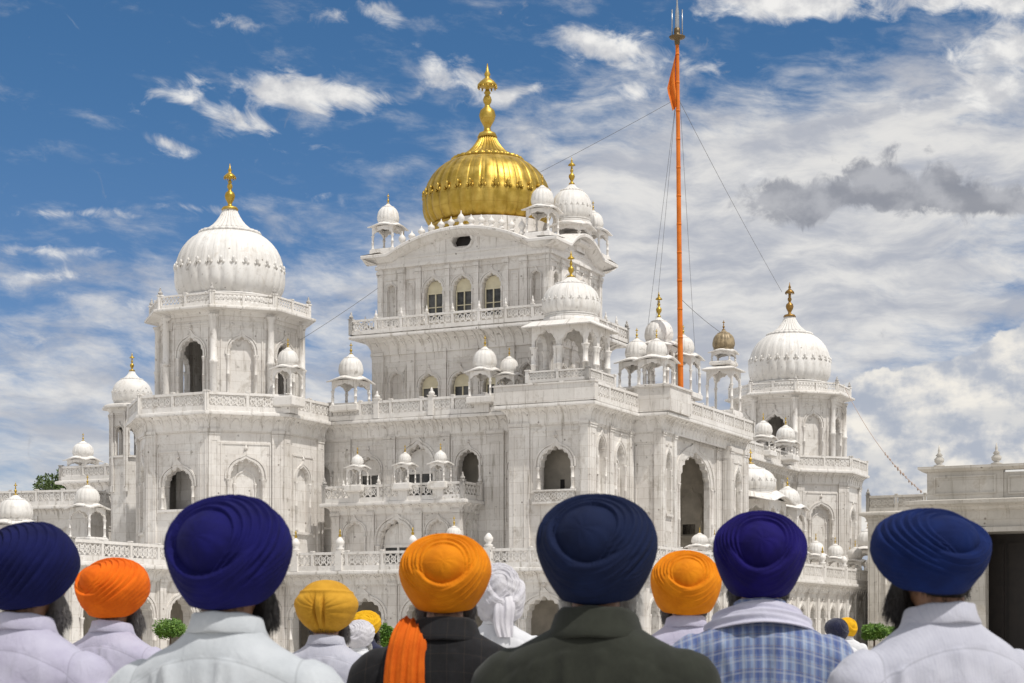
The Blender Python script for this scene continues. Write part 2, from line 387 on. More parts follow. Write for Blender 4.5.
def jali(mb, s0, s1, y, z0, z1, th=.05, solid=True):
    """carved screen: crossing bars and little rings between two rails"""
    H = z1-z0; n = max(1, round((s1-s0)/(H*.62))); wd = (s1-s0)/n
    t = H*.055
    for i in range(n):
        a = s0+i*wd; c = a+wd/2
        for (x0, x1) in ((a, a+wd), (a+wd, a)):
            dx_ = x1-x0; L = math.hypot(dx_, H); nx, nz = -H/L*t, dx_/L*t
            vs = [(x0+nx, z0+nz), (x0-nx, z0-nz), (x1-nx, z1-nz), (x1+nx, z1+nz)]
            vs = [(min(max(x, s0), s1), min(max(z, z0), z1)) for x, z in vs]
            mb.add([(x, y, z) for x, z in vs]+[(x, y+th, z) for x, z in vs], [(0, 1, 2, 3), (4, 7, 6, 5), (0, 1, 5, 4), (2, 3, 7, 6), (1, 2, 6, 5), (3, 0, 4, 7)])
        K = 8; ro, ri = H*.30, H*.20; vs = []; cz = (z0+z1)/2
        for k in range(K):
            q = 2*pi*k/K; vs += [(c+ri*cos(q), y-.008, cz+ri*sin(q)), (c+ro*cos(q), y-.008, cz+ro*sin(q))]
        mb.add(vs, [(2*k, 2*k+1, (2*k+3) % (2*K), (2*k+2) % (2*K)) for k in range(K)])
    if solid: mb.box(s0, s1, y+th, y+th+.03, z0, z1)
def post(mb, x, y, z, h, w_=.16, fin=True):
    mb.box(x-w_/2, x+w_/2, y-w_/2, y+w_/2, z, z+h); mb.box(x-w_*.65, x+w_*.65, y-w_*.65, y+w_*.65, z+h, z+h+.06)
    if fin: mb.lathe([(w_*.35, 0), (w_*.6, .07), (w_*.55, .16), (w_*.22, .23), (w_*.3, .27), (w_*.05, .42)], x, y, z+h+.06, 8)
def balustrade(parent, pts, z, h=.95, closed=False, solid=True, step=1.9, fins='ends', material=MARBLE_TRIM, name='balustrade'):
    n = len(pts); segs = [(i, (i+1) % n) for i in range(n if closed else n-1)]
    for i, j in segs:
        mb = MB(); L = wframe(mb, pts[i], pts[j])
        mb.box(0, L, -.09, .09, z, z+h*.26); mb.box(0, L, -.08, .08, z+h*.86, z+h)
        m = max(1, round(L/step)); w_ = L/m
        for k in range(m+1):
            e = k in (0, m)
            post(mb, k*w_, 0, z, h+.02, .22 if e else .15, fins == 'all' or (fins == 'ends' and e))
        for k in range(m): jali(mb, k*w_+.12, (k+1)*w_-.12, -.04, z+h*.26, z+h*.86, .05, solid)
        mb.build(name, material, parent)
def cornice(parent, pts, z, out=.65, cove=.75, closed=False, material=MARBLE_TRIM, name='cornice', ribs=True, lip=.12):
    """projecting stone eave with a coved, ribbed underside; z = top of the lip"""
    mb = MB()
    C = [(0, z-cove-.12), (.06, z-cove-.12), (.06, z-cove)]
    for i in range(7):
        a = (pi/2)*i/6; C.append((.06+(out-.2)*(1-cos(a)), z-cove+(cove-lip-.06)*sin(a)))
    C += [(out-.1, z-lip-.04), (out, z-lip-.07), (out+.01, z-lip), (out, z-.02), (out-.25, z+.05), (-.1, z+.12)]
    mb.sweep(pts, C, closed)
    if ribs:
        n = len(pts)
        for i in range(n if closed else n-1):
            L = wframe(mb, pts[i], pts[(i+1) % n]); m = max(1, int(L/.55)); w_ = L/m
            for k in range(m+1):
                x = k*w_; vs = []
                for q in range(7):
                    a = (pi/2)*q/6; o_ = .06+(out-.2)*(1-cos(a)); zz = z-cove+(cove-lip-.06)*sin(a); vs += [(x-.03, -o_, zz), (x+.03, -o_, zz), (x, -o_-.05, zz-.05)]
                mb.add(vs, [f for q in range(6) for f in ((3*q, 3*q+2, 3*q+5, 3*q+3), (3*q+2, 3*q+1, 3*q+4, 3*q+5))])
                if k < m:   # shallow leaf arch between ribs
                    pr = []
                    for q in range(7):
                        u_ = q/6; pr.append((x+w_*(.12+.76*u_), -(.06+(out-.2)*.28)-.03*sin(pi*u_), z-cove*.62+sin(pi*u_)*cove*.26))
                    mb.add([(a_, b_, c_) for a_, b_, c_ in pr]+[(a_, b_-.04, c_-.05) for a_, b_, c_ in pr], [(q, q+1, q+8, q+7) for q in range(6)])
        mb.M = Matrix.Identity(4)
    return mb.build(name, material, parent)
DP = [(.84, 0), (.885, .03), (.94, .09), (.98, .16), (1, .25), (1.002, .34), (.995, .43), (.972, .53), (.93, .625), (.87, .715), (.79, .795), (.70, .86), (.60, .91), (.49, .95)]
def dome(parent, x, y, z, Rr, H, gores=28, material=MARBLE_DOME, fin=GOLD, fh=None, segs=6, name='dome', band=True, label=None, finlabel=None, neck=1.0):
    """ribbed onion dome with lotus cap and brass finial"""
    mb = MB(); n = gores*segs
    P = DP
    if gores > 18:
        Q = []
        for (a, b) in zip(P[:-1], P[1:]): Q += [a, ((a[0]+b[0])/2, (a[1]+b[1])/2)]
        P = Q+[P[-1]]
    def gf(r, h, a):
        u_ = (a*gores/(2*pi)) % 1.0
        g = abs(sin(pi*u_)); t = h/H; e_ = min(u_, 1-u_)          # e_ = distance from the rib line
        big = gores > 18
        pet = .31+.10*(1-abs(2*u_-1)**2.0)
        if t < pet: f = 1.012-.040*(1-g**.6)       # lower petals lapping over the gores
        else: f = 1-.010*(1-g)+(.012 if e_ < .05 else -.016 if e_ < .16 else 0)
        if not big: f = 1-.045*(1-g**.7)+(.02 if t < pet else 0)
        return r*f
    mb.lathe([(r*Rr, h*H) for r, h in P], x, y, z, n, gf)
    if gores > 18:
        for k in range(gores):   # leaf ornament on every rib
            a = 2*pi*(k)/gores; rr = Rr*1.0
            mb.lathe([(.012*Rr, 0), (.030*Rr, .025*Rr), (.02*Rr, .06*Rr), (.030*Rr, .075*Rr), (.006*Rr, .12*Rr)], x+rr*cos(a), y+rr*sin(a), z+.40*H, 5)
            for dt in (-.22, .22):
                a2 = a+2*pi*dt/gores; mb.lathe([(.012*Rr, 0), (.026*Rr, .025*Rr), (.008*Rr, .06*Rr)], x+rr*cos(a2), y+rr*sin(a2), z+.385*H, 4)
    # lotus cap
    def lf(r, h, a):
        return r*(1+.05*abs(sin(a*gores/2))-.02)
    def lf2(r, h, a): return r*(1+.045*sin(a*gores))
    mb.lathe([(.48*Rr, .94*H), (.54*Rr, .915*H), (.575*Rr, .925*H), (.55*Rr, .965*H), (.45*Rr, .985*H)], x, y, z, n, lf)
    s_ = neck
    mb.lathe([(.46*Rr, .975*H), (.37*Rr, H*(1+.02*s_)), (.295*Rr, H*(1+.07*s_)), (.235*Rr, H*(1+.125*s_)), (.185*Rr, H*(1+.185*s_)), (.145*Rr, H*(1+.25*s_)), (.115*Rr, H*(1+.32*s_))], x, y, z, n, lf2)
    if band:
        mb.lathe([(.90*Rr, -.10*H), (.93*Rr, -.10*H), (.93*Rr, -.06*H), (.88*Rr, -.05*H), (.88*Rr, -.02*H), (.92*Rr, -.015*H), (.92*Rr, .01*H), (.86*Rr, .015*H)], x, y, z, 48 if gores > 18 else 16)
    d = mb.build(name, material, parent)
    if label: d['label'] = label
    f = MB(); fh = fh or .6*H; F_ = fh
    f.lathe([(.16*Rr, -.04*F_), (.13*Rr, .02*F_), (.055*F_, .05*F_), (.045*F_, .10*F_), (.065*F_, .14*F_), (.10*F_, .20*F_), (.118*F_, .27*F_), (.10*F_, .34*F_), (.045*F_, .385*F_), (.035*F_, .42*F_), (.055*F_, .455*F_), (.062*F_, .49*F_), (.05*F_, .53*F_), (.03*F_, .56*F_),
             (.05*F_, .585*F_), (.03*F_, .62*F_), (.024*F_, .66*F_), (.135*F_, .68*F_), (.14*F_, .70*F_), (.10*F_, .745*F_), (.05*F_, .785*F_), (.03*F_, .81*F_), (.045*F_, .85*F_), (.02*F_, .90*F_), (.006*F_, 1.0*F_)], x, y, z+H*(1+.31*s_), 14)
    if fh > 1.6:
        for k in range(12):
            a = 2*pi*k/12; f.tube([(x+.13*F_*cos(a), y+.13*F_*sin(a), z+H*(1+.31*s_)+.68*F_), (x+.13*F_*cos(a), y+.13*F_*sin(a), z+H*(1+.31*s_)+.645*F_)], .012*F_, 4)
    fo = f.build('finial', fin, d)
    if finlabel: fo['label'] = finlabel
    return d
def kiosk(parent, x, y, z, W_, hc, Rr, Hd, rz=0, plinth=.3, fin=GOLD, sides=4, mdome=MARBLE_DOME, fh=None, label=None, curved=True, eo=None, name='kiosk', narch=1):
    """domed kiosk (chhatri): plinth, columns with cusped arches, curved eave, small dome"""
    mb = MB(); mb.at(x, y, 0, rz); base = mb.M.copy()
    fl = max([q for q in (0, 4.72, 8.55, 10.3, 11.42, 13.23, 18.3, 22.9) if q <= z]); drop = z-fl if z-fl < 1.6 else 0
    a0 = pi/sides; Rv = W_/2/cos(a0)
    poly = [(Rv*cos(a0+2*pi*k/sides-pi/2-2*a0), Rv*sin(a0+2*pi*k/sides-pi/2-2*a0)) for k in range(sides)]
    eo = eo or .17*W_
    if drop: mb.sweep(poly, [(-.16*W_, z-drop), (-.16*W_, z+.02)], True)
    mb.sweep(poly, [(-.2*W_, z-.06), (.02, z-.05), (.10, z+.02), (.10, z+plinth-.06), (.06, z+plinth-.04), (.06, z+plinth), (-W_*.3, z+plinth)], True)
    zt = z+plinth; cr = W_*.045
    for k in range(sides):
        P, Q = poly[k], poly[(k+1) % sides]; d = Vector(Q)-Vector(P); L = d.length
        mb.M = base @ Matrix.Translation((P[0], P[1], 0)) @ Matrix.Rotation(math.atan2(d.y, d.x), 4, 'Z')
        La = L/narch; rr = La/2-cr*1.1; hh = min(hc*.30, rr*1.25); sp = zt+hc-hh*1.12-.10*W_
        for q_ in range(narch):
            for (yy, dp_) in ((0, cr*1.6), (cr*1.6, .01)):
                opening(mb, q_*La, (q_+1)*La, sp, zt+hc, (q_+.5)*La, rr, sp, sp, min(hh, rr*1.25), dp_, yy, back=False, lobes=5, c=.08, sill=False)
            colonette(mb, q_*La+(cr*.6 if q_ == 0 else 0), cr*.6, zt, sp+.02, cr*1.1, 8)
            if q_: colonette(mb, q_*La-cr*1.6, cr*.6, zt, sp+.02, cr*.8, 8)
    mb.M = base
    ze = zt+hc
    # eave (raised in the middle of each side) and roof
    vs = []; fs = []; K = 8; ring = []
    for k in range(sides):
        P, Q = Vector(poly[k]), Vector(poly[(k+1) % sides])
        for q in range(K):
            u_ = q/K; p = P.lerp(Q, u_); lift = (.16*W_*(sin(pi*u_)**1.4)) if curved else 0
            s_ = (Rv+eo*1.15)/Rv; ring.append((p.x, p.y, lift, s_))
    N = len(ring)
    for (px, py, l, s_) in ring:
        vs += [(px*1.0, py*1.0, ze+l*.35-.02), (px*s_, py*s_, ze-.06*W_+l*.7-.02), (px*s_*1.01, py*s_*1.01, ze-.06*W_+l*.7+.04), (px*.98, py*.98, ze+.05*W_+l*.75), (px*.72, py*.72, ze+.08*W_+l*.35)]
    for i in range(N):
        j = (i+1) % N
        for q in range(4): fs.append((i*5+q, j*5+q, j*5+q+1, i*5+q+1))
    mb.add(vs, fs)
    mb.add([(px*.72, py*.72, ze+.08*W_+l*.35) for px, py, l, _ in ring], [tuple(range(N))])
    zd = ze+.13*W_
    mb.lathe([(Rr*.98, ze), (Rr*.98, zd-.02)], 0, 0, 0, 16)
    k = mb.build(name, MARBLE_TRIM, parent)
    if label: k['label'] = label
    p = base @ Vector((0, 0, 0))
    dome(k, p.x, p.y, zd+.10*Hd, Rr, Hd, 22 if Rr > 1.1 else 16, mdome, fin, fh or Hd*.62, 8 if Rr > .9 else 6, neck=.62)
    return k
def ngon(x, y, r, n=8, off=pi/8):
    return [(x+r*cos(off+2*pi*k/n), y+r*sin(off+2*pi*k/n)) for k in range(n)]

ROT = -R(25.886); ORG = Vector((4.17, 90, 0)); RM = Matrix.Rotation(ROT, 4, 'Z')
def W2(a, b, z=0): return ORG + RM @ Vector((a, b, z))

# ------------------------------------------------------------------ ground
def ground():
    m, t, p = mat('plaza_marble_paving', .55)
    o = obco(t)
    b = t.n('ShaderNodeTexBrick'); t.put(b.inputs['Vector'], o); b.offset = 0; b.inputs['Scale'].default_value = 1
    b.inputs['Brick Width'].default_value = .9; b.inputs['Row Height'].default_value = .9; b.inputs['Mortar Size'].default_value = .012
    b.inputs['Color1'].default_value = (.62, .60, .56, 1); b.inputs['Color2'].default_value = (.50, .47, .43, 1); b.inputs['Mortar'].default_value = (.28, .26, .24, 1)
    t.put(p.inputs['Base Color'], t.mix(t.ss(t.noise(o, .6, 5), .4, .7, 0, .35), b.outputs[0], (.42, .38, .33)))
    mb = MB(); mb.add([(-900, -300, 0), (900, -300, 0), (900, 2500, 0), (-900, 2500, 0)], [(0, 1, 2, 3)])
    mb.build('ground', m, None, kind='structure')
ground()

# ------------------------------------------------------------------ temple
T = thing('temple', 'large white marble temple with a golden ribbed dome over its tall middle block', 'temple', tuple(ORG), ROT)
Z1 = 13.23
# storey one: walls
NB = lambda w_, **k: ('niche', w_, k)
Zb = 5.0
porch_l, porch_r = -16.0, -8.1
wall(T, (-18.6, 2.8), (-5.05, 2.8), Zb, Z1-.8,
     [('niche', 1.5, dict(zs=7.4, zp=10.2, r=.30)), ('pil', .95), ('win', 2.0, dict(zs=8.7, zp=10.3, r=.32, h=.85, dep=.4, top=MARBLE_TRIM)), ('pil', .62), ('win', 2.5, dict(zs=8.7, zp=10.3, r=.34, h=1.35, dep=.5, top=MARBLE_TRIM)), ('pil', .62),
      ('open', 2.0, dict(zs=8.7, zp=10.5, r=.29, dep=.5)), ('pil', 1.0), ('niche', 1.3, dict(zs=7.4, zp=10.2, r=.30))], name='wall')
# projecting corner bay
wall(T, (-5.05, 2.8), (-5.05, .6), Zb, Z1-.8, [('pil', .5), ('blank', 1.2), ('pil', .5)])
wall(T, (-5.05, .6), (-.6, .6), Zb, Z1-.8, [('pil', 1.15), ('open', 2.9, dict(zs=8.85, zp=10.0, r=.30, h=.98, dep=.45, jali=1)), ('pil', .45)])
wall(T, (-.6, .6), (-.6, 6.6), Zb, Z1-.8, [('pil', .7), ('niche', 1.6, dict(zs=8.6, zp=10.6, r=.27, h=1.0)), ('pil', .45), ('niche', 1.9, dict(zs=7.6, zp=10.4, r=.27, h=1.0, inner=1)), ('pil', .5)])
wall(T, (-.6, 6.6), (1.05, 6.6), Zb, Z1-.8, [('blank', 1.2), ('pil', .4)])
wall(T, (1.05, 6.6), (1.05, 8.7), Zb, Z1-.8, [('pil', .35), ('niche', 1.3, dict(zs=7.9, zp=10.3, r=.26, h=.9)), ('pil', .35)])
wall(T, (1.05, 8.7), (.75, 8.7), Zb, Z1-.8, [('blank', 1)])
wall(T, (.75, 8.7), (.75, 16.9), Zb, Z1-.8, [('pil', .7), ('open', 6.7, dict(zs=5.6, zp=9.75, r=.36, h=1.75, dep=.35, lobes=9, frame=1)), ('pil', .8)])
wall(T, (.75, 16.9), (1.3, 16.9), Zb, Z1-.8, [('blank', 1)])
wall(T, (1.3, 16.9), (1.3, 20.2), Zb, Z1-.8, [('pil', .6), ('niche', 2.0, dict(zs=7.2, zp=10, r=.26, h=1.0, inner=1)), ('pil', .8)])
wall(T, (1.3, 20.2), (-2.5, 20.2), Zb, Z1-.8, [('blank', 1)])
wall(T, (-2.5, 20.2), (-2.5, 43), Zb, Z1-.8, [('pil', .6)]+[e for k in range(6) for e in (NB(2.6, zs=7.5, zp=10.2, r=.3), ('pil', .6))])
# inner core, floors, roof
wall(T, (-2.4, 16.6), (.4, 16.6), 4.9, Z1-.8, [('pil', .4), ('niche', 1.9, dict(zs=7.2, zp=8.9, r=.30, h=.7, dep=.2)), ('pil', .4)], SHADE, name='inner_wall')
mb = MB(); mb.box(-1.55, -.75, 16.7, 16.78, 7.3, 7.9); mb.build('vent', DARK, T); mb = MB(); mb.box(-2.1, -1.5, 2.3, 2.39, 9.45, 9.75); mb.box(-2.95, -2.75, 2.3, 2.39, 8.9, 9.5); mb.build('vent', DARK, T)
mb = MB()
mb.box(-20, -5.0, 4.6, 40, Zb, Z1-.6); mb.box(-5.0, -2.4, 2.4, 40, Zb, Z1-.6); mb.box(-2.95, -1.0, 7.2, 8.8, 4.4, Z1-.6); mb.box(-2.95, -2.4, 8.8, 19.8, 4.4, Z1-.6); mb.box(-2.5, .7, 16.7, 16.85, 4.4, Z1-.6)
mb.build('inner_wall', SHADE, T)
mb = MB()
out = [(-18.6, 2.8), (-5.05, 2.8), (-5.05, .6), (-.6, .6), (-.6, 6.6), (1.05, 6.6), (1.05, 20.2), (-2.5, 20.2), (-2.5, 43)]
mb.prism([(x-(.02), y+.02) for x, y in out]+[(-22, 43), (-22, 2.8)], Z1-.35, Z1-.02)
mb.prism([(x, y+.05) for x, y in out]+[(-22, 43), (-22, 2.8)], 4.2, 4.95)
mb.build('roof', MARBLE, T)
cornice(T, [(-18.6, 2.8)]+out[1:7], Z1, .6, .85)
cornice(T, out[6:], Z1, .6, .85)
bal = [(x, y) for x, y in [(-18.9, 2.35), (-5.45, 2.35), (-5.45, .15), (-.15, .15), (-.15, 6.15), (1.5, 6.15), (1.5, 20.6), (-2.1, 20.6), (-2.1, 43)]]
balustrade(T, bal, Z1+.02, .98, fins='none')
# solid pedestal block at the second bay corner
mb = MB(); mb.box(-.3, 1.75, 6.0, 9.2, Z1+.05, Z1+1.35); mb.box(-.38, 1.83, 5.92, 9.28, Z1+1.35, Z1+1.45); mb.box(-5.7, -.02, .02, .45, Z1+.05, Z1+.95)
mb.box(-5.75, .03, -.03, .5, Z1+.95, Z1+1.03); mb.build('pedestal', MARBLE, T)
# porch under the balcony
pz = 8.55
pp = [(porch_l, 2.8), (porch_l, .9), (porch_r, .9), (porch_r, 2.8)]
wall(T, pp[0], pp[1], Zb, pz-.4, [('pil', .3), NB(1.2, zs=5.2, zp=7.0, r=.3), ('pil', .3)])
wall(T, pp[1], pp[2], Zb, pz-.4, [('pil', .45), NB(1.7, zs=5.1, zp=6.75, r=.33, h=.7), ('pil', .35), ('win', 2.4, dict(zs=5.1, zp=6.2, r=.38, h=1.25, dep=.4, rows=1, top=MARBLE_TRIM)), ('pil', .35), NB(1.7, zs=5.1, zp=6.75, r=.33, h=.7), ('pil', .45)])
wall(T, pp[2], pp[3], Zb, pz-.4, [('pil', .3), NB(1.2, zs=5.2, zp=7.0, r=.3), ('pil', .3)])
mb = MB(); mb.box(porch_l+.05, porch_r-.05, 1.0, 2.85, pz-.3, pz-.02); mb.build('balcony_floor', MARBLE, T)
cornice(T, pp, pz, .5, .5, ribs=True)
balustrade(T, [(porch_l-.3, 2.6), (porch_l-.3, .6), (porch_r+.3, .6), (porch_r+.3, 2.6)], pz+.02, .9, solid=False, fins='all', step=1.6)
for a, lb in ((-14.3, 'left'), (-11.35, 'middle'), (-9.2, 'right')):
    kiosk(T, a, .75, pz+.6, .85, .95, .33, .48, plinth=.35, fh=.4)
# roof kiosks, storey one
kiosk(T, -16.0, 2.9, Z1+.55, 1.55, 1.35, .68, 1.05, plinth=.35)
kiosk(T, -7.5, 2.6, Z1+.5, 1.3, 1.35, .63, .95, plinth=.35)
kiosk(T, -6.4, 3.3, Z1+.4, 1.1, 1.25, .5, .75, plinth=.35)
def copies(o, places):
    for n_, p in enumerate(places):
        q = o if n_ == 0 else o.copy()
        if n_: col.objects.link(q)
        q.location = p
mb = MB(); post(mb, 0, 0, 0, 1.05, .3); copies(mb.build('balustrade_post', MARBLE_TRIM, T), [(-14, 2.35, Z1+.02), (-10.6, 2.35, Z1+.02)])

# storey two and three: the tall block carrying the golden dome
bl, br, bf, bb = -15.8, -5.1, 5.6, 12.8
blk = [(bl, bf), (br, bf), (br, bb), (bl, bb)]
L2 = [(bl-.25, bf-.2), (br+.25, bf-.2), (br+.25, bb+.2), (bl-.25, bb+.2)]
ZC = 18.3
def lw(P, Q, spec): wall(T, P, Q, Z1, ZC-.8, spec)
lw(L2[0], L2[1], [('pil', .8), NB(1.7, zs=14.2, zp=15.7, r=.25), ('pil', .55), ('win', 1.95, dict(zs=13.9, zp=15.3, r=.34, h=.66, dep=.35)), ('pil', .3), ('win', 1.95, dict(zs=13.9, zp=15.3, r=.34, h=.66, dep=.35)), ('pil', .3), ('win', 1.95, dict(zs=13.9, zp=15.3, r=.34, h=.66, dep=.35)), ('pil', .55), NB(1.7, zs=14.2, zp=15.7, r=.25), ('pil', .8)])
lw(L2[1], L2[2], [('pil', .7)]+[e for k in range(3) for e in (NB(1.9, zs=14, zp=15.5, r=.28), ('pil', .5))])
lw(L2[2], L2[3], [('blank', 3)]); lw(L2[3], L2[0], [('pil', .7)]+[e for k in range(3) for e in (NB(1.9, zs=14, zp=15.5, r=.28), ('pil', .5))])
cornice(T, L2, ZC, 1.0, .95, True)
mb = MB(); mb.box(bl-.2, br+.2, bf-.15, bb+.15, ZC-.3, ZC-.03); mb.box(bl+.8, br-.8, bf+.9, bb-.8, Z1, ZC+4.2)
mb.build('floor', SHADE, T)
rb = [(bl-1.15, bf-1.1), (br+1.15, bf-1.1), (br+1.15, bb+1.1), (bl-1.15, bb+1.1)]
balustrade(T, rb, ZC+.05, .85, True, solid=False, fins='all', step=1.7)
# upper walls
def uw(P, Q, spec): wall(T, P, Q, ZC, 22.15, spec)
uwin = lambda: ('win', 1.75, dict(zs=19.0, zp=20.6, r=.37, h=.72, dep=.35))
uw(blk[0], blk[1], [('pil', .35), NB(1.15, zs=18.9, zp=20.9, r=.27), ('pil', .5), ('blank', .8), ('pil', .35), uwin(), ('pil', .32), uwin(), ('pil', .32), uwin(), ('pil', .35), ('blank', .8), ('pil', .5), NB(1.15, zs=18.9, zp=20.9, r=.27), ('pil', .35)])
for P, Q in ((blk[1], blk[2]), (blk[3], blk[0])):
    uw(P, Q, [('pil', .4), NB(1.2, zs=18.9, zp=20.9, r=.27), ('pil', .35), uwin(), ('pil', .3), uwin(), ('pil', .35), NB(1.2, zs=18.9, zp=20.9, r=.27), ('pil', .4)])
uw(blk[2], blk[3], [('blank', 3)])
# entablature, curved pediments with round openings, curved eaves
def pediment(P, Q, s0, s1, rise, ze, hole=True, out=.75):
    mb = MB(); L = wframe(mb, P, Q); N = 28
    mb.box(-.02, L+.02, -.1, .25, 22.15, ze-.1); mb.box(-.06, L+.06, -.2, -.1, 22.15, 22.32); mb.box(-.06, L+.06, -.14, -.1, 22.62, 22.68)
    zt = lambda s: ze+(rise*sin(pi*min(1, max(0, (s-s0)/(s1-s0))))**.8 if s0 < s < s1 else 0)
    cs = (s0+s1)/2; rx, rz_ = .62, .42; cz = ze+rise*.42
    xs = sorted(set([s0+(s1-s0)*i/N for i in range(N+1)]+[cs-rx+2*rx*i/12 for i in range(13)]))
    for a, b in zip(xs[:-1], xs[1:]):
        za, zb_ = zt(a), zt(b)
        def hz(s):
            q = 1-((s-cs)/rx)**2; return rz_*math.sqrt(max(0, q))
        if hole and a >= cs-rx-1e-6 and b <= cs+rx+1e-6:
            mb.add([(a, -.02, ze-.1), (b, -.02, ze-.1), (b, -.02, cz-hz(b)), (a, -.02, cz-hz(a)), (a, -.02, cz+hz(a)), (b, -.02, cz+hz(b)), (b, -.02, zb_), (a, -.02, za)], [(0, 1, 2, 3), (4, 5, 6, 7)])
            mb.add([(a, -.02, cz-hz(a)), (b, -.02, cz-hz(b)), (b, .6, cz-hz(b)), (a, .6, cz-hz(a)), (a, -.02, cz+hz(a)), (b, -.02, cz+hz(b)), (b, .6, cz+hz(b)), (a, .6, cz+hz(a))], [(0, 1, 2, 3), (4, 5, 6, 7)])
            for sg in (-1, 1):
                mb.add([(a, -.09, cz+sg*hz(a)), (b, -.09, cz+sg*hz(b)), (b+(b-cs)*.2, -.09, cz+sg*(hz(b)+.1)), (a+(a-cs)*.2, -.09, cz+sg*(hz(a)+.1))], [(0, 1, 2, 3)])
        else: mb.add([(a, -.02, ze-.1), (b, -.02, ze-.1), (b, -.02, zb_), (a, -.02, za)], [(0, 1, 2, 3)])
        mb.add([(a, -.02, za), (b, -.02, zb_), (b, 1.9, zb_), (a, 1.9, za)], [(0, 1, 2, 3)])
    if hole:
        dk = MB(); dk.M = mb.M.copy(); dk.box(cs-.8, cs+.8, .45, .5, ze-.1, ze+rise*.8); dk.build('shade_plate', DARK, T)  # dark sheet standing in for the shade inside the round opening
    # inner raised moulding following the curve, and two uprights beside the opening
    for i in range(N):
        a, b = s0+.5+(s1-s0-1)*i/N, s0+.5+(s1-s0-1)*(i+1)/N
        f = lambda s: ze+rise*.80*sin(pi*(s-s0-.5)/(s1-s0-1))**.85-.06
        mb.add([(a, -.08, f(a)), (b, -.08, f(b)), (b, -.08, f(b)+.1), (a, -.08, f(a)+.1)], [(0, 1, 2, 3)])
    for s in (cs-1.05, cs+1.05): mb.box(s-.04, s+.04, -.07, -.02, ze-.05, ze+rise*.74)
    mb.box(cs-1.05, cs+1.05, -.07, -.02, ze-.09, ze-.02)
    # eave
    M2 = 44; vs = []; 
    for i in range(M2+1):
        s = -out+(L+2*out)*i/M2; z_ = zt(min(max(s, 0), L)); 
        vs += [(s, 0, z_-.42), (s, -out*.35, z_-.33), (s, -out*.8, z_-.14), (s, -out, z_-.13), (s, -out-.01, z_), (s, -out+.02, z_+.05), (s, .3, z_+.14), (s, .5, z_+.14)]
    mb.add(vs, [(i*8+k, i*8+8+k, i*8+9+k, i*8+1+k) for i in range(M2) for k in range(7)])
    return mb.build('pediment', MARBLE_TRIM, T), zt
ZE = 22.85
_, ztf = pediment(blk[0], blk[1], 1.0, 9.7, 1.12, ZE)
pediment(blk[1], blk[2], 1.4, 5.8, .9, ZE, False); pediment(blk[2], blk[3], 1.0, 9.7, 1.12, ZE); pediment(blk[3], blk[0], 1.4, 5.8, .9, ZE, False)
mb = MB(); mb.box(bl, br, bf+.1, bb-.1, 22.7, 23.05); mb.prism(ngon((bl+br)/2, 9.25, 3.4, 24), 23.72, 24.75)
mb.box((bl+br)/2-4.0, (bl+br)/2+4.0, bf+1.3, bb-1.3, 23.0, 23.75); mb.build('roof', MARBLE, T, label='flat roof and drum under the golden dome')
# little domed buds along the parapet of the curved pediment
mb = MB(); mb.lathe([(.16, 0), (.16, .10), (.11, .12), (.11, .2), (.18, .25), (.21, .33), (.18, .42), (.09, .5), (.04, .54), (.015, .66)], 0, 0, 0, 10)
b0 = mb.build('parapet_bud', MARBLE_TRIM, T)
for i in range(13):
    s = 1.6+7.5*i/12; k = 1.0 if i % 6 else 1.4
    o = b0 if i == 0 else b0.copy()
    if i: col.objects.link(o)
    o.location = (bl+s, bf-.1, ztf(s)+.10); o.scale = (1, 1, k)
gd = dome(T, (bl+br)/2-.25, 9.25, 24.72, 3.68, 4.15, 32, GOLD, GOLD, 4.1, 9, name='golden_dome', label='large golden ribbed onion dome with leaf ornaments', finlabel='tall golden finial with parasol disc', neck=1.0)
for a, b in ((-15.4, 6.0), (-5.7, 6.0)): kiosk(T, a, b, ZE+.15, 1.35, 1.3, .62, .95, plinth=.3)
kiosk(T, -5.4, 12.3, ZE+.15, 1.35, 1.3, .6, .9, plinth=.3); kiosk(T, -15.4, 12.3, ZE+.15, 1.35, 1.3, .6, .9, plinth=.3)
kiosk(T, -5.5, 9.5, ZE+.4, 1.7, .9, 1.15, 1.75, plinth=.2, fh=1.5, label='larger white domed kiosk on the right edge of the top storey')
# big open pavilion on the corner bay
kiosk(T, -2.65, 3.0, Z1+.3, 3.1, 3.1, 1.52, 1.75, plinth=.9, curved=False, fh=1.35, name='pavilion', eo=.5, narch=2, label='square open pavilion with a broad ribbed white dome on the corner bay')
balustrade(T, [(-4.35, 1.3), (-.95, 1.3), (-.95, 4.7)], Z1+1.25, .6, fins='none', step=1.6, solid=False)
# second bay: cluster of kiosks near the flagpole
kiosk(T, .55, 7.1, Z1+1.42, 1.55, 1.35, .56, .80, plinth=.12)
kiosk(T, -.75, 7.5, Z1+1.42, 1.5, 1.35, .64, .92, plinth=.12)
kiosk(T, -.75, 10.8, Z1+1.42, 1.8, 2.3, .80, 1.15, plinth=.5, fh=1.4, narch=2)
kiosk(T, .25, 12.0, Z1+1.42, 1.5, 2.0, .62, .9, plinth=.3)
# slim square turret with part-gilded dome
kiosk(T, .45, 18.3, Z1+.3, 1.6, 2.5, .15, .2, plinth=1.1, curved=False, name='turret_shaft', label='slim white open turret', fh=.1)
kiosk(T, .45, 18.3, Z1+4.15, 1.15, .55, .66, .95, plinth=.2, fin=DARKGOLD, mdome=TARN, name='turret_top', label='small kiosk with brown-gold dome topping the slim turret')
kiosk(T, -2.3, 34.4, Z1+.3, 1.3, .85, .62, .85, plinth=.35); kiosk(T, -1.9, 38.2, Z1+.3, 1.35, .85, .65, .9, plinth=.35)
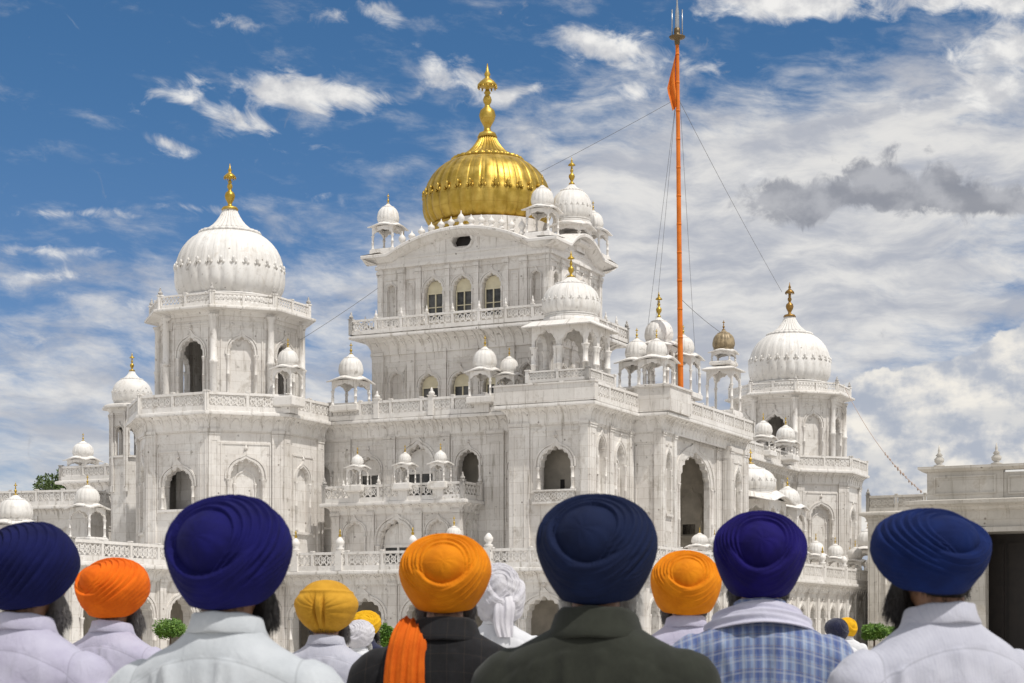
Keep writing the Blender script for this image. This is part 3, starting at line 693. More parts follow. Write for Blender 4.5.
# lower side pavilion on the terrace
kiosk(T, -.6, 26.5, 5.0, 3.6, 4.3, 1.6, 1.5, plinth=.6, narch=2, label='low domed side pavilion on the terrace', name='side_pavilion')
kiosk(T, .6, 30.5, 5.0, 1.9, 4.0, .8, 1.0, plinth=.6)

# ------------------------------------------------------------------ octagonal towers
def tower(a, b, label, s=1.0, fin=GOLD, mfl='gilded'):
    p = W2(a, b); t = thing('octagonal_tower', label, 'tower', tuple(p), ROT, 'octagonal corner towers')
    RL, RU = 5.25*s, 3.98*s
    lo = ngon(0, 0, RL); up = ngon(0, 0, RU)
    for i in range(8):
        P, Q = lo[i], lo[(i+1) % 8]
        card = i % 2 == 1
        spec = [('pil', .55), ('open' if card else 'niche', 2.5, dict(zs=8.1, zp=9.3, r=.32, h=.95, dep=.45, jali=0) if card else dict(zs=7.0, zp=9.7, r=.30, h=1.0, dep=.35, inner=1)), ('pil', .55)]
        if i == 7: spec = [('pil', .55), ('niche', 2.5, dict(zs=7.0, zp=9.7, r=.22, h=.8, dep=.2)), ('pil', .55)]
        wall(t, P, Q, 0.0, 12.45, spec)
        P, Q = up[i], up[(i+1) % 8]
        spec = [('blank', .3), ('open' if card else 'niche', 2.2, dict(zs=14.3, zp=16.4, r=.32, h=.95, dep=.35) if card else dict(zs=14.3, zp=16.5, r=.28, h=.9, dep=.22)), ('blank', .3)]
        wall(t, P, Q, 13.2, 18.62, spec)
    mb = MB()
    for i in range(8): colonette(mb, up[i][0]*1.02, up[i][1]*1.02, 13.3, 18.6, .19, 10)
    mb.build('corner_column', MARBLE_TRIM, t)
    cornice(t, lo, Z1, .62, .85, True); cornice(t, up, 19.0, .80, .30, True, ribs=False, lip=.08)
    mb = MB(); mb.prism(ngon(0, 0, RL-.1), 12.5, 13.2); mb.prism(ngon(0, 0, RU-.1), 18.4, 18.98); mb.prism(ngon(0, 0, RL-1.8), 0, 12.6)
    mb.build('floor', MARBLE, t)
    balustrade(t, ngon(0, 0, RL+.42), Z1+.02, .98, True, step=2.0, fins='none')
    balustrade(t, ngon(0, 0, RU+.45), 19.05, .68, True, solid=False, step=1.6, fins='ends')
    mb = MB(); mb.lathe([(3.0*s, 19.0), (3.0*s, 19.5), (2.75*s, 19.6), (2.75*s, 19.95)], 0, 0, 0, 48); mb.build('drum', MARBLE_TRIM, t)
    dome(t, 0, 0, 20.05, 3.03*s, 3.95, 28, MARBLE_DOME, fin, 2.5, 7, label='white ribbed onion dome')
    return t
tl = tower(-22.3, .3, 'octagonal white marble tower with ribbed white dome and golden finial, left of the golden dome')
kiosk(tl, 5.2, -2.1, Z1+.4, 1.15, 1.5, .55, .8, plinth=.5)
tr = tower(-4.25, 46.8, 'farther octagonal white tower with ribbed dome and dark brass finial, right of the orange flagpole', fin=DARKGOLD)

# ------------------------------------------------------------------ low arcaded terrace round the temple
G = thing('arcaded_terrace', 'low white marble arcade with carved balustrade running along the foot of the temple', 'arcade', tuple(ORG), ROT)
ZG = 4.72
path = [(-17.0, -19.6), (-17.0, -3.0), (3.9, -3.0), (3.9, 60)]
def arcade(P, Q, n, kind='open', wd=3.0):
    spec = [('pil', .5)]
    for k in range(n): spec += [('open', wd, dict(zs=.02, zp=2.2, r=.34, h=1.0, dep=.6)), ('pil', .5)]
    wall(G, P, Q, 0, ZG-.5, spec)
arcade(path[0], path[1], 5); arcade(path[1], path[2], 6)
wall(G, path[2], path[3], 0, ZG-.5, [('pil', .35)]+[e for k in range(28) for e in (('open', 1.6, dict(zs=.02, zp=2.4, r=.30, h=.7, dep=.5)), ('pil', .35))])
wall(G, (-28, -19.6), path[0], 0, ZG-.5, [('pil', .5)]+[e for k in range(3) for e in (('open', 3, dict(zs=.02, zp=2.2, r=.34, h=1.0, dep=.6)), ('pil', .5))])
cornice(G, [(-28, -19.6)]+path, ZG, .55, .6)
mb = MB()
mb.prism([(-28, -19.5), (-17.1, -19.5), (-17.1, -2.9), (3.8, -2.9), (3.8, 60), (-3, 60), (-3, 3), (-28, 3)], ZG-.45, ZG-.02); mb.build('terrace_floor', MARBLE, G)
mb = MB(); mb.box(-28, -20.5, -17, 0, 0, ZG-.5); mb.box(-20, .8, .2, 1, 0, ZG-.5); mb.box(.2, .8, .5, 60, 0, ZG-.5); mb.build('inner_wall', SHADE, G)
balustrade(G, [(-28, -19.95), (-16.65, -19.95), (-16.65, -3.35), (4.25, -3.35), (4.25, 60)], ZG+.02, .95, solid=False, step=2.1, fins='none')
mb = MB(); mb.box(-.2, .2, -.2, .2, 0, 1.05); mb.lathe([(.2, 0), (.24, .1), (.12, .18), (.22, .32), (.24, .45), (.14, .6), (.05, .7)], 0, 0, 1.05, 10)
copies(mb.build('balustrade_post', MARBLE_TRIM, G), [(a, b, ZG) for a, b in [(-16.65, -12), (-16.65, -6), (-15.6, -3.35), (-12.9, -3.35), (-8.6, -3.35), (-4.3, -3.35), (4.25, 16), (4.25, 21), (4.25, 26), (4.25, 31), (4.25, 37)]])
mb = MB(); mb.lathe([(.05, 0), (.09, .1), (.03, .2), (.06, .26), (.01, .42)], 0, 0, 0, 8)
copies(mb.build('finial', GOLD, G), [(a, b, ZG+1.73) for a, b in [(-15.6, -3.35), (-12.9, -3.35), (-8.6, -3.35), (4.25, 16), (4.25, 26)]])
# kiosks on the terrace
kiosk(G, -17.6, -17.7, ZG+.9, 1.15, 1.35, .55, .72, plinth=.25, label='white domed kiosk on the terrace behind the orange turban')
kiosk(G, -21.2, -18.4, ZG+.3, 1.6, 1.15, .78, .95, plinth=.3)
kiosk(G, 2.6, 8.2, ZG+.1, 1.0, .9, .45, .5, plinth=.4, fh=.3); kiosk(G, 2.6, 10.6, ZG+.1, 1.0, .9, .45, .5, plinth=.4, fh=.3)
for b in (24.5, 28.5, 33, 38, 44): kiosk(G, 3.1, b, ZG+.1, 1.15, 1.15, .52, .7, plinth=.4, fh=.45)
kiosk(G, -7.0, -1.9, ZG+.1, 1.0, 1.0, .4, .5, plinth=.4, fh=.5)
# ------------------------------------------------------------------ left rear wing, turret and low house
Wg = thing('side_wing', 'lower white wing with arched blind window and corner kiosk behind the left tower', 'building', tuple(W2(-29, 10)), ROT)
wall(Wg, (-12.8, 0), (7, 0), 0, 10.8, [('pil', .6), NB(2.2, zs=6, zp=8.6, r=.3), ('pil', .5), ('niche', 3.4, dict(zs=6.9, zp=8.9, r=.33, h=1.1, dep=.3)), ('pil', .6), NB(2.6, zs=6.5, zp=8.7, r=.3), ('pil', .6), NB(3, zs=3, zp=8, r=.3), ('pil', .6), NB(3, zs=3, zp=8, r=.3), ('pil', .6)])
for x_ in (-8.9, -7.95):
    mb = MB(); mb.box(x_-.3, x_+.3, .27, .33, 7.4, 8.6); fr_ = mb.build('window', MARBLE_TRIM, Wg); mb = MB(); mb.box(x_-.22, x_+.22, .24, .262, 7.5, 8.5); mb.build('pane', GLASS, fr_)
wall(Wg, (-12.8, 12), (-12.8, 0), 0, 10.8, [('pil', .7), NB(3, zs=3, zp=7.4, r=.3), ('pil', .7), NB(3, zs=3, zp=7.4, r=.3), ('pil', .7)])
cornice(Wg, [(-12.8, 12), (-12.8, 0), (7, 0)], 11.4, .6, .6); balustrade(Wg, [(-13.1, 12), (-13.1, -.35), (7, -.35)], 11.42, .95, fins='none')
mb = MB(); mb.box(-12.7, 7, .3, 12, 10.8, 11.38); mb.box(-12, 7, 1, 12, 0, 10.9); mb.build('roof', MARBLE, Wg)
# ------------------------------------------------------------------ run placement helpers for the far pieces
def at(px, py, Y):
    return Vector(((px-512)/1790*Y, Y, 1.55+(632-py)/1790*Y))
kiosk(Wg, -11.9, .4, 11.45, 1.45, 1.0, .68, .85, plinth=.35)
Tu = thing('round_turret', 'slender white turret with ribbed dome peeking out behind the left tower', 'turret', (at(132, 500, 109).x, 109, 0), ROT)
oc = ngon(0, 0, 1.35)
for i in range(8): wall(Tu, oc[i], oc[(i+1) % 8], 10, 14.9, [('pil', .12), ('open', .8, dict(zs=12.2, zp=13.6, r=.34, h=.35, dep=.2, frame=0)), ('pil', .12)], MARBLE)
mb = MB(); mb.prism(ngon(0, 0, 1.3), 0, 12); mb.prism(ngon(0, 0, 1.3), 14.6, 15.2); mb.build('shaft', MARBLE, Tu)
cornice(Tu, oc, 15.25, .45, .4, True, ribs=False); dome(Tu, 0, 0, 15.45, 1.2, 1.55, 20, MARBLE_DOME, GOLD, 1.1, 4)

Lh = thing('low_house', 'low cream white flat-roofed building with carved parapet at the far left edge', 'building', (at(30, 500, 112).x, 112, 0), -R(16))
wall(Lh, (-14, 0), (4.0, 0), 0, 8.9, [('pil', .6)]+[e for k in range(5) for e in (NB(2.6, zs=2, zp=6, r=.3), ('pil', .6))], MARBLE_TRIM)
wall(Lh, (4.0, 0), (4.0, 9), 0, 8.9, [('blank', 3)], MARBLE_TRIM)
cornice(Lh, [(-14, 0), (4.0, 0), (4.0, 9)], 9.4, .5, .5); balustrade(Lh, [(-14, -.3), (4.3, -.3), (4.3, 9)], 9.42, .95, fins='none')
mb = MB(); mb.box(-14, 3.9, .1, 9, 0, 9.2); mb.build('roof', MARBLE_TRIM, Lh)
# ------------------------------------------------------------------ gate building on the right
Gt = thing('gate_building', 'weathered grey marble gate building with wide dark opening at the right edge', 'building', (at(926, 500, 78).x, 78, 0), ROT)
mb = MB()
mb.box(0, 26, 0, .6, 6.05, 7.25); mb.box(0, 2.55, .0, .7, 0, 6.1); mb.box(-.02, .5, .7, 9, 0, 6.1); mb.box(0, 26, 8.5, 9, 0, 6.5); mb.box(0, 26, .2, 9, 5.9, 7.2)
mb.box(-.15, 26, -.15, 0, 5.85, 6.05)
mb.build('wall', MARBLE_OLD, Gt)
mb = MB(); mb.sweep([(0, 9), (0, 0), (26, 0)], [(0, 6.75), (.2, 6.85), (.3, 6.98), (.75, 7.06), (.8, 7.2), (0, 7.3)]); mb.build('cornice', MARBLE_OLD, Gt)
mb = MB(); mb.box(.05, 3.3, -.02, .5, 7.26, 8.55); mb.box(3.3, 26, .05, .45, 7.26, 8.4)
for k in range(12): 
    mb.M = Matrix.Identity(4); bars(mb, 3.5+k*1.8, 5.1+k*1.8, 7.45, 8.25, .07, .06, .05)
bars(mb, .35, 3.0, 7.5, 8.3, .07, .06, -.02); 
mb.sweep([(0, 8), (0, 0), (26, 0)], [(-.3, 8.5), (.12, 8.5), (.3, 8.62), (.3, 8.72), (-.6, 8.75)])
mb.build('parapet', MARBLE_OLD, Gt)
for (x, g) in ((.55, 1), (3.0, 1), (5.7, 1)):
    mb = MB(); mb.lathe([(.22, 0), (.25, .06), (.1, .12), (.2, .22), (.22, .34), (.1, .46), (.16, .5), (.05, .62), (.06, .7), (.015, .95)], x, .1, 8.72, 10); mb.build('finial', MARBLE_OLD, Gt)
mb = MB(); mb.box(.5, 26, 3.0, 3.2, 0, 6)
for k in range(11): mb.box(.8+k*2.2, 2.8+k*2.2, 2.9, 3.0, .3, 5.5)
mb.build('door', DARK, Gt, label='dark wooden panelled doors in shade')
# lower farther range between gate and temple
Rg = thing('far_range', 'long low parapet building between the right tower and the gate building', 'building', (at(868, 500, 118).x, 118, 0), ROT)
wall(Rg, (0, 0), (30, 0), 0, 9.2, [('pil', .6)]+[e for k in range(8) for e in (NB(2.6, zs=3, zp=6.2, r=.3), ('pil', .6))], MARBLE_OLD)
wall(Rg, (0, 10), (0, 0), 0, 9.2, [('blank', 3)], MARBLE_OLD)
cornice(Rg, [(0, 10), (0, 0), (30, 0)], 9.4, .5, .5, material=MARBLE_OLD); balustrade(Rg, [(0, 10), (0, 0), (30, 0)], 9.42, 1.1, material=MARBLE_OLD)
mb = MB(); mb.box(.1, 30, .1, 9.8, 0, 9.2); mb.build('roof', MARBLE_OLD, Rg)
# small domed shrine cluster beside the right tower
Sh = thing('small_shrine', 'small white multi-domed shrine standing at the foot of the right tower', 'shrine', tuple(W2(2.3, 44.5)), ROT)
kiosk(Sh, 0, 0, 5.1, 1.9, 1.6, .8, 1.1, plinth=.7); kiosk(Sh, .2, 1.5, 7.4, 1.0, 1.2, .45, .6, plinth=1.0); kiosk(Sh, 1.2, -.9, 5.1, 1.0, 1.0, .45, .6, plinth=.5); kiosk(Sh, -1.1, -.9, 5.1, 1.0, 1.0, .45, .6, plinth=.3)
mb = MB(); mb.box(-1.6, 1.6, -1.6, 2.2, 4.72, 5.2); mb.build('base', MARBLE_TRIM, Sh)

# ------------------------------------------------------------------ flagpole and its stays
fp = at(681, 500, 98.5); FX, FY = fp.x, fp.y; ztop = at(677, 36, 98.5).z
Fp = thing('flagpole', 'very tall orange cloth-wrapped flagpole with steel spearhead rising from the temple roof', 'flagpole', (FX, FY, 13.2))
ztop -= 13.2
def lean(z): return -.010*z
mb = MB(); pts = [(lean(z), 0, z) for z in np.linspace(0, ztop, 40)]; mb.tube(pts, .158, 12, .62)
for z in np.linspace(3, ztop-1, 12): mb.tube([(lean(z), 0, z-.06), (lean(z), 0, z+.06)], .165-.056*z/ztop, 12)
mb.build('pole', SAFFRON, Fp)
mb = MB(); x0 = lean(ztop)
mb.lathe([(.12, -.5), (.15, -.4), (.15, -.2), (.42, -.12), (.46, -.04), (.16, .05), (.18, .2), (.17, .42), (.1, .45)], x0, 0, ztop, 12)
mb.build('collar', BRONZE, Fp)
mb = MB(); mb.lathe([(.1, .4), (.12, .9), (.1, 1.6), (.05, 2.0), (.03, 2.6), (.005, 3.1)], x0, 0, ztop-.3, 8)
for sx in (-.28, .28): mb.tube([(x0+sx, 0, ztop), (x0+sx, 0, ztop+1.45)], .035, 6)
mb.build('spearhead', STEEL, Fp)
mb = MB(); N = 10; vs = []
for i in range(N+1):
    for j in range(7):
        u_ = i/N; v_ = j/6; z = ztop-1.0-2.9*u_; wd = (.50*(u_/.62) if u_ < .62 else .50*(1-(u_-.62)/.38*.6))*v_
        vs.append((lean(z)-.1-wd, .12*sin(v_*7+u_*5), z-.25*v_*u_))
mb.add(vs, [(i*7+j, i*7+j+1, i*7+j+8, i*7+j+7) for i in range(N) for j in range(6)], True); mb.build('flag', SAFFRON, Fp)
def cable(p, q, r, name, label, material=WIRE, sag=.02, group=None, parent=None):
    mb = MB(); p, q = Vector(p), Vector(q); n = 24; L = (q-p).length
    mb.tube([p.lerp(q, i/n)-Vector((0, 0, sag*L*4*(i/n)*(1-i/n))) for i in range(n+1)], r, 5)
    o = mb.build(name, material, parent)
    if parent is None:
        o['label'] = label; o['category'] = 'cable'
        if group: o['group'] = group
    return o
top = at(678, 98, 98.5)
cable(top, at(782, 292, 134), .013, 'stay_wire', 'thin stay wire running from the pole down to the right tower finial', group='stay wires of the flagpole', sag=.005)
cable(top, at(505, 190, 108), .011, 'stay_wire', 'thin stay wire running left from the pole to the golden dome side', group='stay wires of the flagpole', sag=.005)
for i, (x, y, lb) in enumerate(((642, 372, 'leftmost'), (652, 360, 'second from left'), (697, 385, 'just right of the pole'))):
    cable(at(676 if i < 2 else 680, 100, 98.5), at(x, y, 101), .010, 'stay_wire', 'steep thin stay wire of the orange pole, '+lb, group='stay wires of the flagpole', sag=.004)
cable(at(682, 300, 98.5), at(726, 336, 108), .014, 'stay_wire', 'short wire from mid pole to the slim turret', group='stay wires of the flagpole', sag=.01)
cable(at(378, 288, 99), at(300, 340, 97), .014, 'stay_wire', 'thin wire running from the middle block to the left tower', sag=.01)
rA, rB = at(845, 388, 130), at(922, 492, 95); rL = (rA-rB).length
Rp = thing('rope', 'pale rope knotted with faded ribbons, stretched from right tower down to gate building', 'rope', tuple(rB))
cable(rA-rB, (0, 0, 0), .02, 'strand', '', ROPE, .02, parent=Rp)
mb = MB(); mb.lathe([(.01, -.12), (.10, -.02), (.08, .05), (.01, .12)], 0, 0, 0, 6); rb_ = mb.build('ribbon', ROPE, Rp)
for k in range(14):
    f_ = .60+.39*k/13; o = rb_ if k == 0 else rb_.copy()
    if k: col.objects.link(o)
    p = rA.lerp(rB, f_)-rB; p.z -= .02*rL*4*f_*(1-f_)+.02+random.uniform(-.05, .05); o.location = p; q_ = random.uniform(.6, 1.4); o.scale = (q_*.55, q_*.55, random.uniform(.6, 1.3))
# ------------------------------------------------------------------ greenery
def leafmat(name, c0, c1):
    m, t, p = mat(name, .6); oi = t.n('ShaderNodeTexCoord').outputs['Object']
    t.put(p.inputs['Base Color'], t.mix(t.ss(t.noise(oi, 5, 4), .3, .7), c0, c1)); p.inputs['Subsurface Weight'].default_value = 0
    return m
LEAF = leafmat('fresh_leaves', (.045, .115, .010), (.12, .22, .022)); LEAF2 = leafmat('tree_leaves', (.035, .07, .015), (.09, .13, .03))
def crown(rad, n, size, zc, squash=.8, lumps=7):
    mb = MB(); L = [(random.uniform(-.5, .5)*rad[0], random.uniform(-.5, .5)*rad[1], zc+random.uniform(-.4, .4)*rad[2], random.uniform(.4, .65)) for _ in range(lumps)]
    for k in range(n):
        lx, ly, lz, lr = random.choice(L); a = random.uniform(0, 2*pi); c = random.uniform(-1, 1); s_ = math.sqrt(1-c*c); q = random.uniform(.6, 1)**.4*random.uniform(.9, 1.08)
        p = Vector((lx+rad[0]*lr*q*s_*cos(a), ly+rad[1]*lr*q*s_*sin(a), lz+rad[2]*lr*q*c))
        u_ = Vector((random.gauss(0, 1), random.gauss(0, 1), random.gauss(0, 1))).normalized(); v_ = u_.orthogonal().normalized(); s2 = size*random.uniform(.6, 1.3)
        mb.add([tuple(p), tuple(p+u_*s2*.5+v_*s2*.25), tuple(p+u_*s2), tuple(p+u_*s2*.5-v_*s2*.25)], [(0, 1, 2, 3)])
    return mb
def topiary(px, py, w_, Y, label, h=None):
    c = at(px, py, Y); r = w_/2*Y/1790
    t = thing('potted_shrub', label, 'shrub', (c.x, Y, 0), 0, 'clipped shrubs in the courtyard')
    crown((r*1.05, r*1.05, (h or r*.72)), 5200, .10, c.z, lumps=16).build('foliage', LEAF, t, uv=False)
    mb = MB(); mb.tube([(0, 0, .5), (.02, 0, c.z)], .05, 8, .6); mb.build('trunk', BARK, t)
    mb = MB(); mb.lathe([(.22, 0), (.3, .45), (.34, .5), (.34, .58), (.28, .58), (.27, .5), (.05, .5)], 0, 0, 0, 20); mb.build('pot', POT, t)
topiary(170, 628, 31, 70, 'round bright green clipped shrub left of the largest blue turban')
topiary(874, 632, 25, 70, 'round bright green clipped shrub beside the small dark turban on the right')
topiary(893, 632, 18, 74, 'darker green clipped shrub half hidden behind the rightmost blue turban')
topiary(387, 637, 9, 45, 'tiny dark green shrub beside the dark jacket', .35)
tt = thing('tree', 'small dark green tree showing above the far left parapet', 'tree', (at(58, 478, 150).x, 150, 0))
zc = at(58, 480, 150).z; crown((1.9, 1.9, 1.3), 2600, .28, zc-.2).build('crown', LEAF2, tt, uv=False)
mb = MB(); mb.tube([(0, 0, 0), (.2, 0, zc*.5), (0, 0, zc-.3)], .3, 8, .4); mb.tube([(.1, 0, zc-2.5), (.9, 0, zc-.2)], .12, 6, .5); mb.tube([(.1, 0, zc-2.5), (-.8, .3, zc-.3)], .12, 6, .5); mb.build('trunk', BARK, tt)

# ------------------------------------------------------------------ people
def remesh(mb, voxel, iters=8, name='m'):
    me = bpy.data.meshes.new(name); me.from_pydata(mb.v, [], mb.f); o = bpy.data.objects.new(name, me); col.objects.link(o)
    r = o.modifiers.new('r', 'REMESH'); r.mode = 'VOXEL'; r.voxel_size = voxel; r.use_smooth_shade = True
    if iters: q = o.modifiers.new('s', 'SMOOTH'); q.iterations = iters; q.factor = .5
    dg = bpy.context.evaluated_depsgraph_get(); dg.update()
    out = bpy.data.meshes.new_from_object(o.evaluated_get(dg)); bpy.data.objects.remove(o); bpy.data.meshes.remove(me)
    out.polygons.foreach_set('use_smooth', [True]*len(out.polygons)); out.name = name
    return out
def rings(mb, R_, n=28, p=2.3):
    """R_: list of (x, y, z, hx, hy) superellipse sections, closed at both ends"""
    vs = []
    for (x, y, z, hx, hy) in R_:
        for k in range(n):
            a = 2*pi*k/n; c, s_ = cos(a), sin(a)
            vs.append((x+hx*math.copysign(abs(c)**(2/p), c), y+hy*math.copysign(abs(s_)**(2/p), s_), z))
    m = len(R_)
    mb.add(vs, [(j*n+i, j*n+(i+1) % n, (j+1)*n+(i+1) % n, (j+1)*n+i) for j in range(m-1) for i in range(n)]+[tuple(range(n-1, -1, -1)), tuple(range((m-1)*n, m*n))], True)
def limb(mb, pts, n=14):
    """pts: list of (x, y, z, r) - a tapering closed tube with rounded ends"""
    P = [Vector(p[:3]) for p in pts]; rr = [p[3] for p in pts]; vs = []; L = []
    d0 = (P[0]-P[1]).normalized(); d1 = (P[-1]-P[-2]).normalized()
    seq = [(P[0]+d0*rr[0]*.9, rr[0]*.35), (P[0]+d0*rr[0]*.5, rr[0]*.8)]+list(zip(P, rr))+[(P[-1]+d1*rr[-1]*.5, rr[-1]*.8), (P[-1]+d1*rr[-1]*.9, rr[-1]*.35)]
    for i, (p, r) in enumerate(seq):
        d = (seq[min(i+1, len(seq)-1)][0]-seq[max(i-1, 0)][0]).normalized()
        u = d.cross(Vector((0, 1, .01))).normalized(); v = d.cross(u)
        for k in range(n): vs.append(tuple(p+u*r*cos(2*pi*k/n)+v*r*sin(2*pi*k/n)))
    m = len(seq)
    mb.add(vs, [(j*n+i, j*n+(i+1) % n, (j+1)*n+(i+1) % n, (j+1)*n+i) for j in range(m-1) for i in range(n)]+[tuple(range(n-1, -1, -1)), tuple(range((m-1)*n, m*n))], True)
def ball(mb, x, y, z, rx, ry, rz, n=20, m=12):
    mb.lathe([(max(.001, sin(pi*j/m)), -cos(pi*j/m)) for j in range(m+1)], 0, 0, 0, n) if False else None
    vs = []
    for j in range(m+1):
        for i in range(n): vs.append((x+rx*sin(pi*j/m)*cos(2*pi*i/n), y+ry*sin(pi*j/m)*sin(2*pi*i/n), z-rz*cos(pi*j/m)))
    mb.add(vs, [(j*n+i, j*n+(i+1) % n, (j+1)*n+(i+1) % n, (j+1)*n+i) for j in range(m) for i in range(n)], True)

# proportions of a man 1.78 m tall, standing with his back to the camera (facing +Y)
ARM = {s: [(s*.205, 0, 1.425, .062), (s*.245, -.005, 1.27, .052), (s*.265, .0, 1.11, .045), (s*.275, .045, .98, .038), (s*.272, .09, .87, .028)] for s in (-1, 1)}
LEG = {s: [(s*.10, 0, .93, .098), (s*.105, .0, .72, .082), (s*.11, .01, .50, .060), (s*.11, -.01, .32, .058), (s*.112, -.02, .10, .038)] for s in (-1, 1)}
def body_mesh():
    mb = MB()
    # head with face, turned to +Y
    ball(mb, 0, .035, 1.70, .076, .096, .105)
    ball(mb, 0, .075, 1.655, .062, .062, .075)                      # face and jaw
    ball(mb, 0, .085, 1.61, .042, .045, .035)                       # chin
    limb(mb, [(0, .125, 1.70, .012), (0, .145, 1.672, .016)])       # nose
    ball(mb, 0, .122, 1.715, .048, .018, .012); ball(mb, 0, .126, 1.632, .026, .014, .010)   # brow, lips
    for s in (-1, 1):
        ball(mb, s*.030, .122, 1.698, .013, .012, .010); ball(mb, s*.038, .105, 1.665, .02, .02, .018)
        ball(mb, s*.079, .03, 1.672, .011, .020, .033); ball(mb, s*.084, .02, 1.68, .008, .012, .026)
    limb(mb, [(0, .01, 1.66, .056), (0, .0, 1.60, .056), (0, -.01, 1.52, .062)])
    rings(mb, [(0, 0, .90, .15, .10), (0, 0, 1.0, .15, .105), (0, 0, 1.15, .14, .10), (0, 0, 1.3, .165, .11), (0, 0, 1.42, .175, .10), (0, 0, 1.49, .12, .075), (0, 0, 1.54, .065, .06)])
    for s in (-1, 1):
        limb(mb, [(x, y, z, r*.92) for x, y, z, r in ARM[s]]); limb(mb, [(x, y, z, r*.93) for x, y, z, r in LEG[s]])
        hx, hy, hz = s*.272, .105, .84
        ball(mb, hx, hy, hz-.035, .016, .038, .048)
        for k, (dy, ln, cu) in enumerate(((.028, .070, .010), (.010, .078, .014), (-.008, .072, .018), (-.025, .056, .022))):
            b0 = Vector((hx, hy+dy, hz-.072)); limb(mb, [(b0.x, b0.y, b0.z, .0088), (b0.x-s*cu*.4, b0.y+.004, b0.z-ln*.4, .0082), (b0.x-s*cu*1.2, b0.y+.004, b0.z-ln*.72, .0075), (b0.x-s*cu*2.2, b0.y+.002, b0.z-ln*.95, .0068)], 8)
        limb(mb, [(hx-s*.004, hy+.030, hz-.012, .012), (hx-s*.016, hy+.050, hz-.040, .0105), (hx-s*.022, hy+.055, hz-.068, .0088)], 8)
        limb(mb, [(s*.112, -.045, .045, .036), (s*.115, .05, .040, .034), (s*.122, .15, .026, .026), (s*.124, .19, .022, .02)])
    return remesh(mb, .0062, 3, 'body')
def shirt_mesh(jacket=False, seed=0):
    g = .012 if jacket else 0; mb = MB()
    rings(mb, [(0, 0, .80 if not jacket else .74, .195+g, .145+g), (0, 0, .95, .185+g, .135+g), (0, 0, 1.1, .18+g, .128+g), (0, 0, 1.25, .20+g, .130+g), (0, 0, 1.36, .222+g, .128+g), (0, -.004, 1.43, .232+g, .118+g), (0, -.006, 1.475, .212+g, .108+g),
               (0, -.006, 1.505, .170+g, .098+g), (0, -.006, 1.53, .125+g, .086+g), (0, -.004, 1.555, .088+g*.5, .075), (0, -.002, 1.575, .070, .066)], 40, 2.15)
    for s in (-1, 1):
        limb(mb, [(s*.205, -.004, 1.425, .078+g*.5), (s*.245, -.006, 1.30, .073+g), (s*.262, 0, 1.12, .064+g), (s*.274, .042, 1.0, .054+g), (s*.272, .082, .895, .044+g)], 18)
    me = remesh(mb, .0078, 16, 'shirt')
    n = len(me.vertices); co = np.empty(n*3, np.float32); me.vertices.foreach_get('co', co); co = co.reshape(-1, 3)
    no = np.empty(n*3, np.float32); me.vertices.foreach_get('normal', no); no = no.reshape(-1, 3)
    x, y, z = co.T; rs = np.random.RandomState(seed); d = np.zeros(n)
    back = (y < 0)
    # pleats hanging under the shoulder yoke, drag folds at shoulders and waist
    seam = 1.508-1.7*x*x; low = np.clip((seam-z)/.012, 0, 1)
    for k in range(13):
        cx = rs.uniform(-.2, .2); wd = rs.uniform(.007, .018); am = rs.uniform(.0035, .009); tl = rs.uniform(-.35, .35)
        d += am*np.exp(-np.abs((x-cx-tl*(1.5-z))/wd)**1.4)*low*np.clip(1-(seam-z)*rs.uniform(.8, 3.2), 0, 1)
    for k in range(10):
        sgn = rs.choice([-1, 1]); cz = rs.uniform(1.15, 1.47); wd = rs.uniform(.008, .018); am = rs.uniform(.003, .0075)
        q = (z-cz)+sgn*x*rs.uniform(.3, .9)+.015*np.sin(x*30+k)
        d += am*np.exp(-np.abs(q/wd)**1.4)*np.clip((sgn*x-.05)/.1, 0, 1)
    d += .0016*np.sin(x*41+z*23+2*np.sin(z*17+seed))*np.sin(z*37-x*11)+.002*np.sin(z*55+x*30)*np.clip((np.abs(x)-.2)/.05, 0, 1)
    d += np.where(back, .0030*(1/(1+np.exp(-(z-seam)/.0018))), 0)     # doubled yoke cloth over the shoulders
    co = co+no*(d*(.8 if jacket else 1))[:, None]; me.vertices.foreach_set('co', co.astype(np.float32).ravel()); me.update()
    return me
def collar_mesh(jacket=False):
    mb = MB(); N = 40; A0, A1 = R(-242), R(62)
    if jacket: prof = [(.004, -.030), (.002, .010), (.006, .022), (.014, .026), (.022, .016), (.034, -.022), (.046, -.040), (.043, -.046), (.018, -.036)]
    else: prof = [(.000, -.028), (-.003, .012), (-.002, .030), (.002, .034), (.006, .031), (.011, .010), (.019, -.008), (.0172, -.0112), (.006, -.012)]
    vs = []
    for i in range(N+1):
        a = A0+(A1-A0)*i/N; t = abs(a-(A0+A1)/2)/((A1-A0)/2)
        cx, cy = cos(a), sin(a)
        for (o_, h) in prof:
            rr = .070+o_*(1+.25*t); hh = h*(1+.25*t*t)
            vs.append((cx*rr*1.02, cy*rr*1.0-.004+.012*t, 1.572+hh-.040*t*t+(.004 if jacket else 0)+.0012*sin(a*7)))
    m = len(prof)
    mb.add(vs, [(i*m+k, (i+1)*m+k, (i+1)*m+(k+1) % m, i*m+(k+1) % m) for i in range(N) for k in range(m)], True)
    me = bpy.data.meshes.new('collar'); me.from_pydata(mb.v, [], mb.f); me.polygons.foreach_set('use_smooth', [True]*len(me.polygons))
    return me
